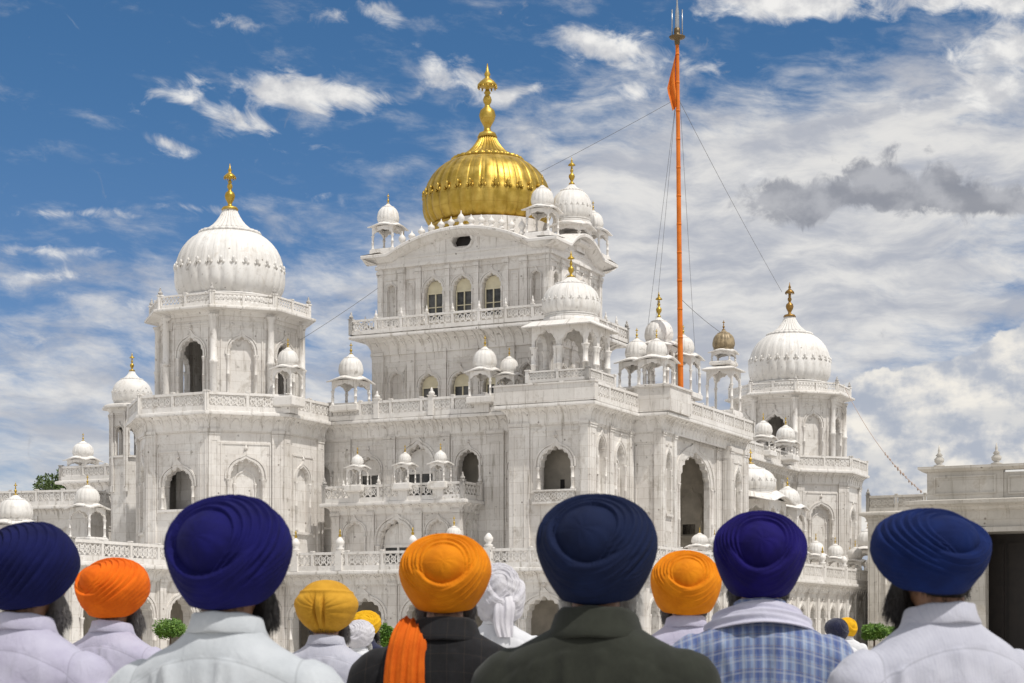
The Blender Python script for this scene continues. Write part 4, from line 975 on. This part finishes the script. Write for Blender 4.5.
def trouser_mesh():
    mb = MB()
    rings(mb, [(0, 0, .80, .18, .125), (0, 0, .9, .172, .12), (0, 0, 1.0, .165, .115)])
    for s in (-1, 1): limb(mb, [(s*.095, 0, .86, .11), (s*.105, 0, .7, .098), (s*.11, .005, .5, .08), (s*.112, -.008, .3, .075), (s*.113, -.012, .12, .072)])
    return remesh(mb, .016, 4, 'trousers')
def strands(me_name, roots, ln, width=.0009, droop=.5, curl=.3, n=1500, segs=4):
    """hair as real thin tapering ribbons grown from points with directions"""
    vs = []; fs = []
    for k in range(n):
        p, d = roots(); p = Vector(p); d = Vector(d).normalized(); L = ln*random.uniform(.45, 1.1)
        side = d.orthogonal().normalized(); side.rotate(Matrix.Rotation(random.uniform(0, 2*pi), 3, d)); ph = random.uniform(0, 6); cu = random.gauss(0, curl); b = len(vs)
        for i in range(segs+1):
            t = i/segs; wd = width*(1-.75*t)
            vs += [tuple(p-side*wd), tuple(p+side*wd)]
            d = (d+Vector((cu*.25*cos(ph+t*5), cu*.25*sin(ph+t*5), -droop*.35))).normalized(); p = p+d*L/segs
        fs += [(b+2*i, b+2*i+1, b+2*i+3, b+2*i+2) for i in range(segs)]
    return vs, fs
def beard_mesh(long=1.0, seed=1):
    random.seed(seed); mb = MB()
    ball(mb, 0, .088, 1.60, .062, .050, .050); ball(mb, 0, .10, 1.555*1.0, .046, .038, .050*long); ball(mb, 0, .11, 1.632, .05, .032, .022)
    for s in (-1, 1): limb(mb, [(s*.074, .045, 1.665, .014), (s*.070, .060, 1.63, .024), (s*.052, .085, 1.595, .034)])
    me = remesh(mb, .006, 5, 'beard')
    co = [v.co.copy() for v in me.vertices]; no = [v.normal.copy() for v in me.vertices]
    def root():
        i = random.randrange(len(co)); return co[i]-no[i]*.004, no[i]*.7+Vector((0, .1, -.9))
    vs, fs = strands('b', root, .028*long, .0008, .8, .7, 5200)
    v0 = [tuple(c) for c in co]; f0 = [tuple(p.vertices) for p in me.polygons]; b = len(v0)
    out = bpy.data.meshes.new('beard'); out.from_pydata(v0+vs, [], f0+[tuple(i+b for i in f) for f in fs]); out.polygons.foreach_set('use_smooth', [True]*len(out.polygons))
    bpy.data.meshes.remove(me); return out
def nape_mesh():
    random.seed(3); mb = MB()
    ball(mb, 0, .012, 1.672, .081, .083, .050); ball(mb, 0, -.016, 1.640, .058, .052, .038)
    me = remesh(mb, .006, 4, 'nape_hair')
    co = [v.co.copy() for v in me.vertices if v.co.z < 1.66 and v.co.y < .05]
    def root(): c = random.choice(co); return c, (c.x*3, c.y*3-.1, -.7)
    vs, fs = strands('n', root, .020, .0007, .3, 1.2, 900, 3)
    v0 = [tuple(v.co) for v in me.vertices]; f0 = [tuple(p.vertices) for p in me.polygons]; b = len(v0)
    out = bpy.data.meshes.new('hair'); out.from_pydata(v0+vs, [], f0+[tuple(i+b for i in f) for f in fs]); out.polygons.foreach_set('use_smooth', [True]*len(out.polygons))
    bpy.data.meshes.remove(me); return out

def turban_mesh(seed, capdir=(-.05, -.93, .36), cap=36, nA=4, nB=3, rollB=215, w_=(.142, .150, .118, .125), taper=.26, knot=False, step=8.2, messy=0.0, tilt=0, bow=False, hi=True):
    """wound turban: a smooth inner cap framed by tilted, overlapping cloth turns.
    Built as a height field: each turn is a small circle round its own tilted axis."""
    rs = np.random.RandomState(seed); NU, NV = (440, 250) if hi else (220, 120)
    th = np.linspace(0, 2*pi, NU, endpoint=False); ph = np.linspace(.0005, pi-.0005, NV)
    TH, PH = np.meshgrid(th, ph); D = np.stack([np.sin(PH)*np.cos(TH), np.sin(PH)*np.sin(TH), np.cos(PH)], -1)
    c = np.array(capdir, float); c /= np.linalg.norm(c)
    e1 = np.cross((0, 0, 1), c); e1 /= np.linalg.norm(e1); e2 = np.cross(c, e1)       # e1 to the viewer's right, e2 up
    ang = lambda ax: np.degrees(np.arccos(np.clip(D@ax, -1, 1)))
    az_ = np.degrees(np.arctan2(D@e2, D@e1))
    wob = lambda f, p: np.sin(TH*f+p)+np.sin(PH*(f+1.3)+p*2)
    A = ang(c)
    H = .014*np.cos(np.radians(np.clip(A/cap*90, 0, 90)))+.001+.0005*np.sin(6*np.sin(az_*.03)+A*.18)
    # family one: shingled pleats that run round the cap and converge where the cloth crosses (direction rollB)
    rr_ = np.radians(az_-rollB); conv = .5-.5*np.cos(rr_)                       # 0 at the crossing, 1 opposite
    sp_ = step*(.16+1.0*conv**.8)
    edge = cap*(.93+.10*np.cos(2*rr_)+.16*np.exp(-(((az_-rollB+180) % 360-180)/26)**2))
    aa = (A-edge-.7*np.sin(rr_*3+seed)-.5*wob(4, seed*1.3))/sp_
    kk = np.clip(np.floor(aa), -1, nA); t = np.clip(aa-kk, 0, 1)
    sh = np.clip(t/.13, 0, 1); sh = np.sqrt(1-(1-sh)**2); live = .35+.65*np.clip(conv*2.2, 0, 1)
    lift = rs.uniform(.6, 1.3, 16)[np.clip(kk, 0, 15).astype(int)]
    fam = .004+.0030*np.minimum(kk, nA-1)+(.0074*sh-.0064*t)*lift*live
    out_ = (kk >= nA); d_out = A-edge-nA*sp_
    fam = np.where(out_, .004+.0030*(nA-1)+.0074*np.sqrt(1-(1-np.clip(d_out/2.2, 0, 1))**2)*live+.0016*np.sin(d_out*.11+1.3*np.sin(TH*2+seed)), fam)
    fam = fam+.0005*np.sin(A*.8/np.maximum(.3, sp_/step)+3*np.sin(TH*3+seed))*np.clip(conv*2, 0, 1)
    H = np.where(kk >= 0, np.maximum(H, fam), H)
    # family two: broad flat turns drawn across the lower edge over the first, ending in a tuck
    for k in range(nB):
        dd = np.radians(13+9*k+rs.uniform(-2, 2)); dr = np.radians(rollB-180+rs.uniform(-10, 10)+18*k); ax = c*np.cos(dd)+(e1*np.cos(dr)+e2*np.sin(dr))*np.sin(dd)
        al = cap+17+k*15; wd = 12+3*k; a = ang(ax); d = (a-al+.5*wob(2, k+seed))/wd
        q = np.clip(1-np.abs(d)**8, 0, 1)**.5; m = .5+.5*np.cos(np.radians(az_-(rollB-16+k*44)))
        hh = .0215+.0040*k+.0058*q-.050*(1-m)**1.25-.0035*(d+1)*.5+.0006*np.sin(a*1.7+1.5*wob(2, k))+.0007*np.sin(a*.8+wob(3, k+2))
        H = np.where(q > 0, np.maximum(H, hh), H)
    a0 = ang(c); rim = cap+step*nA
    H = np.maximum(H, np.where(a0 > rim+40, .022+.0012*np.sin(np.degrees(PH)*.55+1.7*np.sin(TH*2)+rs.uniform(0, 6)), -1))
    if bow:   # flat cloth gathered by a narrow vertical band in the middle of the back
        az2 = TH-(-pi/2); az2 = (az2+pi) % (2*pi)-pi; z_ = np.cos(PH)
        gather = np.exp(-(az2/.34)**2)
        fan = np.arctan2(z_+.12, np.abs(az2)+.05); wing = np.exp(-((z_+.10)/.50)**4)
        H = .012+.022*wing*(1-gather)+(.0042*np.abs(np.sin(fan*11+np.sign(az2)*.6))-.002)*wing*np.clip(np.abs(az2)*3, 0, 1)*np.exp(-np.abs(az2)*.5)
        H += .014*np.exp(-(az2/.12)**4)*np.exp(-((z_+.10)/.42)**6)-.012*np.exp(-((np.abs(az2)-.17)/.05)**2)*wing
        H += .006*np.exp(-((z_-.52-.05*np.cos(az2))/.06)**2)
    if messy: 
        H = H+messy*(np.sin(TH*5+3*np.sin(PH*4))*np.sin(PH*7+2*np.sin(TH*3))+.7*np.sin(PH*19+3*np.sin(TH*4)))
    if knot:
        kd = c*np.cos(.42)+(-e2*.9-e1*.25)*np.sin(.42)/np.linalg.norm(-e2*.9-e1*.25)
        a = ang(kd); H = np.maximum(H, .034+.012*np.sqrt(np.clip(1-(a/9)**2, 0, 1)))*(a < 9)+H*(a >= 9)
    for _ in range(1):   # cloth never creases perfectly sharp
        H = .5*H+.125*(np.roll(H, 1, 1)+np.roll(H, -1, 1)+np.vstack([H[:1], H[:-1]])+np.vstack([H[1:], H[-1:]]))
    rx, ry, ru, rd = w_; ru *= 1.10; rd *= 1.13
    Z = D[..., 2]; s = 1+taper*np.where(Z > 0, Z*.35, Z)
    rxy = np.hypot(D[..., 0], D[..., 1]); k = (rxy**2.08+np.abs(Z)**2.08)**(-1/2.08)
    bx = D[..., 0]*k*(rx-.026)*s; by = D[..., 1]*k*(ry-.026)*s; bz = Z*k*np.where(Z > 0, ru-.024, rd)
    P = np.stack([bx, by, bz], -1)+D*H[..., None]
    yy = P[..., 1]; tt_ = np.clip((yy+.04)/.17, 0, 1); lo_ = -rd*.86+.118*tt_*tt_*(3-2*tt_)+.006*np.cos(TH*2)
    P[..., 2] = np.where(P[..., 2] < lo_, lo_+.25*(P[..., 2]-lo_)*.3, P[..., 2])
    if tilt: ct, st = cos(tilt), sin(tilt); P = np.stack([P[..., 0]*ct-P[..., 2]*st, P[..., 1], P[..., 0]*st+P[..., 2]*ct], -1)
    V_ = P.reshape(-1, 3); f = []; azr = np.radians(az_); lay_ = np.where(H > 0, np.floor(aa), 0)*1.7
    FO = np.stack([np.cos(azr)*.9+lay_, np.sin(azr)*.9, A/5.0], -1).reshape(-1, 3) if not bow else np.stack([D[..., 0]*2, np.arctan2(D[..., 2]+.12, np.abs(TH+pi/2 if True else TH)*0+np.abs(D[..., 0]))*4, D[..., 1]*.5], -1).reshape(-1, 3)
    for j in range(NV-1):
        b = j*NU
        f += [(b+i, b+(i+1) % NU, b+NU+(i+1) % NU, b+NU+i) for i in range(NU)]
    me = bpy.data.meshes.new('turban'); me.from_pydata(V_.tolist(), [], f); me.polygons.foreach_set('use_smooth', [True]*len(f))
    at_ = me.attributes.new('fold', 'FLOAT_VECTOR', 'POINT'); at_.data.foreach_set('vector', FO.astype(np.float32).ravel())
    return me

def cloth(name, c0, c1, rough=.85, weave=900, sheen=.25, wr=.25, stripes=None, plaid=None, seam=False):
    seam = seam or 'shirt' in name or 'plaid' in name
    m, t, p = mat(name, rough); o = obco(t)
    n = t.noise(o, 14, 5, .6); c = t.mix(t.ss(n, .3, .7), c0, c1); X, Y, Z = t.sep(o)
    if stripes:
        s = t.m('ABSOLUTE', t.m('SUBTRACT', t.m('FRACT', t.m('MULTIPLY', X, stripes[0])), .5)); c = t.mix(t.ss(s, .40, .47, 0, stripes[2]), c, stripes[1])
    if seam:      # shoulder yoke and armhole stitching, its crease shading baked in as dark lines
        sq = t.m('ABSOLUTE', t.m('SUBTRACT', Z, t.m('SUBTRACT', 1.503, t.m('MULTIPLY', t.m('MULTIPLY', X, X), 1.7))))
        sa = t.m('ABSOLUTE', t.m('SUBTRACT', t.m('ABSOLUTE', X), t.m('ADD', .195, t.m('MULTIPLY', t.m('SUBTRACT', 1.46, Z), .12))))
        c = t.mix(t.m('MULTIPLY', t.ss(t.m('MINIMUM', sq, sa), .0010, .0030, .32, 0), t.m('LESS_THAN', Z, 1.53)), c, tuple(q_*.45 for q_ in c0))
    if plaid:
        # slightly wavy so the weave follows the cloth
        wx = t.m('ADD', X, t.m('MULTIPLY', t.m('SUBTRACT', t.noise(o, 7, 2), .5), .012)); wz = t.m('ADD', Z, t.m('ADD', t.m('MULTIPLY', t.m('SUBTRACT', t.noise(o, 6, 2), .5), .014), t.m('MULTIPLY', t.m('MULTIPLY', X, X), .9)))
        for (coord, per, off, half, colr, am) in plaid:
            q = t.m('ABSOLUTE', t.m('SUBTRACT', t.m('FRACT', t.m('ADD', t.m('MULTIPLY', wx if coord == 'x' else wz, 1/per), off)), .5))
            c = t.mix(t.ss(q, half, half-.03, 0, am), c, colr)
    t.put(p.inputs['Base Color'], c); p.inputs['Sheen Weight'].default_value = sheen; p.inputs['Sheen Roughness'].default_value = .5
    p.inputs['Specular IOR Level'].default_value = .2
    wrk = t.noise(t.xyz(t.m('MULTIPLY', X, 1.6), Y, t.m('MULTIPLY', Z, 1)), 16, 4, .55, .6)
    if 'turban' in name or 'muslin' in name:     # creases running along each turn of the cloth
        fa = t.n('ShaderNodeAttribute', attribute_name='fold').outputs['Vector']
        fx, fy, fz = t.sep(fa); wrk = t.m('ADD', t.m('MULTIPLY', wrk, .25), t.noise(t.xyz(t.m('MULTIPLY', fx, .8), t.m('MULTIPLY', fy, .8), t.m('MULTIPLY', fz, 4.5)), 1.5, 5, .6, .35))
        wr = wr*3.2
    thr = t.noise(o, weave, 2); b = t.m('ADD', wrk, t.m('MULTIPLY', thr, .10))
    bump(t, p, b, wr, .01)
    return m
SKIN = simple('skin', (.33, .175, .105), .5, 0, .2, 12); SKIN.node_tree.nodes['Principled BSDF'].inputs['Subsurface Weight'].default_value = .05
HAIRS = {k: simple('hair_'+k, c, .6, 0, .3, 30) for k, c in (('black', (.018, .015, .014)), ('salt', (.16, .15, .145)), ('white', (.62, .61, .59)))}
BODY = body_mesh(); SHIRTS = [shirt_mesh(False, s) for s in (1, 5, 9)]; JACKETS = [shirt_mesh(True, 3)]
COL_S, COL_J = collar_mesh(), collar_mesh(True); TROU = trouser_mesh(); BEARDS = [beard_mesh(1.0, 1), beard_mesh(1.45, 2)]; NAPE = nape_mesh()
NAVY_T = cloth('navy_trousers', (.02, .025, .04), (.03, .035, .055))
def put(name, me, parent, material, loc=(0, 0, 0), label=None):
    if not me.materials: me.materials.append(material)
    o = bpy.data.objects.new(name, me); col.objects.link(o); o.parent = parent; o.location = loc
    o.material_slots[0].link = 'OBJECT'; o.material_slots[0].material = material
    if label: o['label'] = label
    return o
TPOS = Vector((0, .005, 1.732))
def person(px, py_c, wpx, label, tmat, smat, tme, yaw=0, beard='salt', bi=0, si=0, jacket=False, tw=.284, scale=1.0, Yd=None, group='men in turbans watching with their backs turned', turban_off=(0, 0, 0), lean_=0):
    Y = Yd or 1790*tw/wpx
    c = at(px, py_c, Y); s = c.z/TPOS.z*1.0
    root = thing('person', label, 'person', (c.x, Y, 0), R(yaw), group); root.scale = (scale, scale, s)
    put('body', BODY, root, SKIN); 
    put('trousers', TROU, root, NAVY_T)
    put('jacket' if jacket else 'shirt', JACKETS[0] if jacket else SHIRTS[si], root, smat)
    put('collar', COL_J if jacket else COL_S, root, smat)
    put('hair', NAPE, root, HAIRS['salt' if beard == 'white' else 'black'])
    put('beard', BEARDS[bi], root, HAIRS[beard])
    tb = put('turban', tme, root, tmat, TPOS+Vector(turban_off)); 
    k = tw/(max(v.co.x for v in tme.vertices)-min(v.co.x for v in tme.vertices)); tb.scale = (k, k, k/s)
    return root
BLUE = cloth('royal_blue_turban_cloth', (.0030, .0028, .060), (.0048, .0045, .092), wr=0.1, sheen=0); NAVY = cloth('navy_turban_cloth', (.0030, .0075, .032), (.0045, .011, .045), wr=0.1, sheen=0)
DBLUE = cloth('deep_blue_turban_cloth', (.0022, .0040, .045), (.0035, .0060, .066), wr=0.1, sheen=0); VIOL = cloth('violet_blue_turban_cloth', (.0045, .0020, .068), (.0070, .0032, .105), wr=0.1, sheen=0); TEAL = cloth('teal_blue_turban_cloth', (.0015, .0090, .062), (.0025, .014, .090), wr=0.1, sheen=0)
ORNG = cloth('orange_turban_cloth', (.62, .105, .003), (.76, .15, .005), wr=0.1, sheen=0); AMB = cloth('amber_turban_cloth', (.56, .165, .002), (.68, .225, .004), wr=0.1, sheen=0); MUST = cloth('mustard_turban_cloth', (.46, .235, .020), (.56, .30, .030), wr=0.1, sheen=0); YELL = cloth('yellow_turban_cloth', (.60, .32, .008), (.70, .40, .015), wr=0.1, sheen=0); WHT = cloth('white_muslin', (.56, .55, .60), (.66, .65, .69)); INK = cloth('ink_turban_cloth', (.008, .010, .035), (.012, .015, .05))
S_LAV = cloth('lavender_shirt_cotton', (.40, .385, .50), (.46, .45, .56), stripes=(240, (.33, .31, .45), .25), wr=.55)
S_WHT = cloth('white_shirt_cotton', (.43, .46, .49), (.50, .53, .56), stripes=(300, (.38, .41, .45), .2), wr=.55)
S_PAL = cloth('pale_stripe_shirt_cotton', (.41, .42, .49), (.47, .48, .55), stripes=(120, (.31, .31, .42), .35), wr=.55)
S_PLN = cloth('plain_white_cotton', (.58, .59, .62), (.64, .65, .68), wr=.3)
PB = (.035, .065, .22)
S_PLD = cloth('blue_plaid_cotton', (.20, .27, .42), (.24, .31, .46), wr=.35, plaid=[('x', .060, .8, .24, PB, .45), ('x', .030, 0, .20, PB, .50), ('z', .068, .1, .22, PB, .45), ('x', .030, .5, .10, (.38, .41, .47), .42), ('z', .034, .6, .10, (.38, .41, .47), .36), ('x', .015, .27, .05, (.36, .29, .20), .45), ('z', .034, .35, .04, (.36, .29, .20), .4)])
J_GRN = cloth('dark_olive_wool', (.020, .022, .017), (.028, .031, .024), .95, 700, .08, .3)
J_BLK = cloth('black_checked_wool', (.010, .010, .011), (.016, .016, .018), .95, 700, .06, .3, plaid=[('x', .050, .2, .022, (.075, .055, .042), .6), ('z', .055, .4, .02, (.075, .055, .042), .5), ('x', .050, .7, .015, (.05, .02, .015), .4)])
people = {}
people['far_left'] = person(24, 566, 104, 'man in deep blue turban and lavender shirt at the left edge, grey beard turned right', DBLUE, S_LAV, turban_mesh(1, (-.60, -.74, .30), 34, 7, 2, 215, (.142, .150, .112, .120)), -22, 'salt', 0, 0)
people['orange'] = person(112, 588, 72, 'man in bright orange turban and pale lavender shirt standing farther off', ORNG, S_LAV, turban_mesh(2, (-.50, -.78, .42), 36, 6, 2, 225, (.142, .150, .112, .115), tilt=-.10), -24, 'salt', 1, 1)
people['big_blue'] = person(227, 555, 128, 'man in the largest royal blue turban and white shirt, dark beard at right', BLUE, S_WHT, turban_mesh(3, (-.12, -.95, .27), 40, 6, 2, 248, (.142, .150, .126, .122)), -16, 'black', 0, 1)
people['mustard'] = person(326, 607, 64, 'man in mustard turban gathered at the back, pale grey-lilac shirt', MUST, S_PAL, turban_mesh(4, (-.1, -.9, .3), 38, 3, 2, 210, (.142, .150, .128, .128), .42, bow=True), -10, 'salt', 0, 2)
people['amber_jacket'] = person(445, 574, 93, 'man in amber turban, dark checked jacket and orange scarf over his left shoulder', AMB, J_BLK, turban_mesh(5, (.02, -.95, .28), 38, 6, 2, 275, (.142, .150, .118, .120), step=7.6), -2, 'salt', 0, jacket=True)
people['navy_olive'] = person(596, 550, 122, 'man in dark navy turban and dark olive jacket, white beard showing on the right', NAVY, J_GRN, turban_mesh(6, (-.10, -.93, .33), 40, 6, 2, 242, (.142, .150, .126, .128)), -12, 'white', 1, jacket=True)
people['amber_small'] = person(686, 583, 71, 'man in amber turban and pale lilac shirt between the olive jacket and the plaid shirt', AMB, S_LAV, turban_mesh(7, (-.05, -.93, .36), 36, 6, 2, 270, (.142, .150, .122, .128), .08), 2, 'salt', 0, 0)
people['plaid'] = person(760, 555, 94, 'man in violet blue turban and blue plaid shirt with a white scarf round his neck', VIOL, S_PLD, turban_mesh(8, (-.03, -.95, .30), 40, 6, 2, 268, (.142, .150, .128, .134)), -3, 'salt', 0, 2)
people['teal'] = person(940, 546, 113, 'man in teal blue turban and white striped shirt at the right, turned left', TEAL, S_PAL, turban_mesh(9, (.12, -.86, .46), 40, 6, 2, 300, (.142, .160, .106, .108), .14), 22, 'black', 0, 0, tw=.256, Yd=4.05, turban_off=(-.026, 0, -.012))
people['white_small'] = person(359, 634, 31, 'man in small white turban and white shirt in the distance', WHT, S_PLN, turban_mesh(hi=False, seed=10, capdir=(-.3, -.85, .3), cap=30, messy=.002), -25, 'white', 0, 0)
people['yellow_far'] = person(366, 624, 30, 'man in yellow turban mostly hidden behind the small white turban', YELL, INK, turban_mesh(hi=False, seed=11, capdir=(.3, -.85, .3), cap=30, messy=.002), -30, 'black', 0, 1)
people['white_wrap'] = person(498, 592, 52, 'man with a loose white cloth draped over his turban behind the amber turban', WHT, S_PLN, turban_mesh(12, (.1, -.85, .3), 28, 4, 4, 210, (.142, .150, .150, .175), -.02, messy=.0032, step=11), -8, 'white', 0, 2)
people['ink_far'] = person(837, 629, 24, 'man in small near-black turban and white shirt in the distance', INK, S_PLN, turban_mesh(hi=False, seed=13, capdir=(.2, -.85, .3), cap=30), 25, 'black', 0, 1)
people['gold_far'] = person(847, 627, 23, 'man in yellow turban just behind the small near-black turban', YELL, S_PLN, turban_mesh(hi=False, seed=14, capdir=(.2, -.85, .3), cap=30), 10, 'salt', 0, 0, Yd=24)
# scarves and the hanging cloth (parts of what the men wear)
def scarf_strip(parent, name, material, path, wd, folds=5, th=.006, seed=0, amp=.006):
    """cloth laid along a 3D path; path points (x, y, z) with side vector given by (sx, sy, sz)"""
    N = 60; M_ = 30; vs = []; rs = np.random.RandomState(seed)
    pts = [Vector(p[0]) for p in path]; sides = [Vector(p[1]).normalized() for p in path]; ups = [Vector(p[2]).normalized() for p in path]; wds = [p[3] if len(p) > 3 else 1 for p in path]
    def cr(L, t):
        k = t*(len(L)-1); i = min(int(k), len(L)-2); u = k-i; g = lambda j: L[min(max(j, 0), len(L)-1)]
        a, b, c_, d = g(i-1), g(i), g(i+1), g(i+2)
        return .5*((2*b)+(c_-a)*u+(2*a-5*b+4*c_-d)*u*u+(3*b-a-3*c_+d)*u**3)
    phs = rs.uniform(0, 6, 4)
    for i in range(N+1):
        t = i/N; p = cr(pts, t); s_ = cr(sides, t).normalized(); u_ = cr(ups, t).normalized(); ww = cr(wds, t)
        for j in range(M_+1):
            v = j/M_*2-1
            off = amp*(sin(v*folds*pi+phs[0]+t*2)*.7+sin(v*folds*1.9*pi+phs[1]-t*3)*.4)+amp*.8
            q = p+s_*(v*wd/2*ww)+u_*(off-.010*abs(v)**3)
            vs.append(tuple(q))
    nn = (N+1)*(M_+1); vs += [tuple(Vector(v)-cr(ups, (k//(M_+1))/N).normalized()*th) for k, v in enumerate(vs)]
    f = []
    for i in range(N):
        for j in range(M_):
            a = i*(M_+1)+j; f.append((a, a+1, a+M_+2, a+M_+1)); f.append((a+nn, a+nn+M_+1, a+nn+M_+2, a+nn+1))
    for i in range(N):
        for j in (0, M_): a = i*(M_+1)+j; f.append((a, a+M_+1, a+nn+M_+1, a+nn))
    for j in range(M_):
        for i in (0, N): a = i*(M_+1)+j; f.append((a, a+1, a+1+nn, a+nn))
    me = bpy.data.meshes.new(name); me.from_pydata(vs, [], f); me.polygons.foreach_set('use_smooth', [True]*len(f)); me.materials.append(material)
    o = bpy.data.objects.new(name, me); col.objects.link(o); o.parent = parent; return o
OSC = cloth('orange_scarf_cloth', (.50, .085, .004), (.62, .125, .007), wr=.4, sheen=0)
J = people['amber_jacket']
so_ = scarf_strip(J, 'scarf', OSC, [((-.075, .20, 1.30), (1, 0, 0), (0, 1, .2), .9), ((-.078, .13, 1.46), (1, 0, 0), (0, .9, .5), .9), ((-.085, .05, 1.56), (1, 0, -.3), (-.2, .3, 1), .8), ((-.088, -.03, 1.585), (1, 0, -.45), (-.2, -.3, 1), .75), ((-.098, -.105, 1.545), (1, 0, -.3), (0, -.8, .6), .95),
                          ((-.108, -.138, 1.47), (1, 0, -.1), (0, -1, .2), 1.05), ((-.112, -.152, 1.38), (1, 0, 0), (0, -1, .05), 1.1), ((-.115, -.158, 1.22), (1, 0, 0), (0, -1, 0), 1.15), ((-.118, -.158, 1.0), (1, 0, 0), (0, -1, 0), 1.2)], .115, 4, .004, 2, .006)
WSC = cloth('white_scarf_cotton', (.43, .42, .53), (.50, .50, .60), wr=.4)
Pp = people['plaid']
ring = []
for k in range(13):
    a = R(150+240*k/12); t = abs(k-6)/6; rr = .098+.050*t**1.4
    ring.append(((cos(a)*rr*1.12, sin(a)*rr-.006+(.03*t), 1.570-.060*t**1.7), (cos(a)*.62, sin(a)*.62, -.78), (cos(a)*.8, sin(a)*.8, .62), 1.0))
scarf_strip(Pp, 'scarf', WSC, ring, .085, 2.2, .005, 4, .006)
WW = people['white_wrap']
scarf_strip(WW, 'draped_cloth', WHT, [((.05, -.120, 1.70), (1, .3, .3), (0, -1, .1), .8), ((.055, -.140, 1.64), (1, .3, .2), (0, -1, 0), 1.0), ((.05, -.138, 1.56), (1, .3, .1), (0, -1, 0), .9), ((.06, -.135, 1.49), (1, .2, 0), (0, -1, 0), .7)], .12, 2, .005, 8, .007)
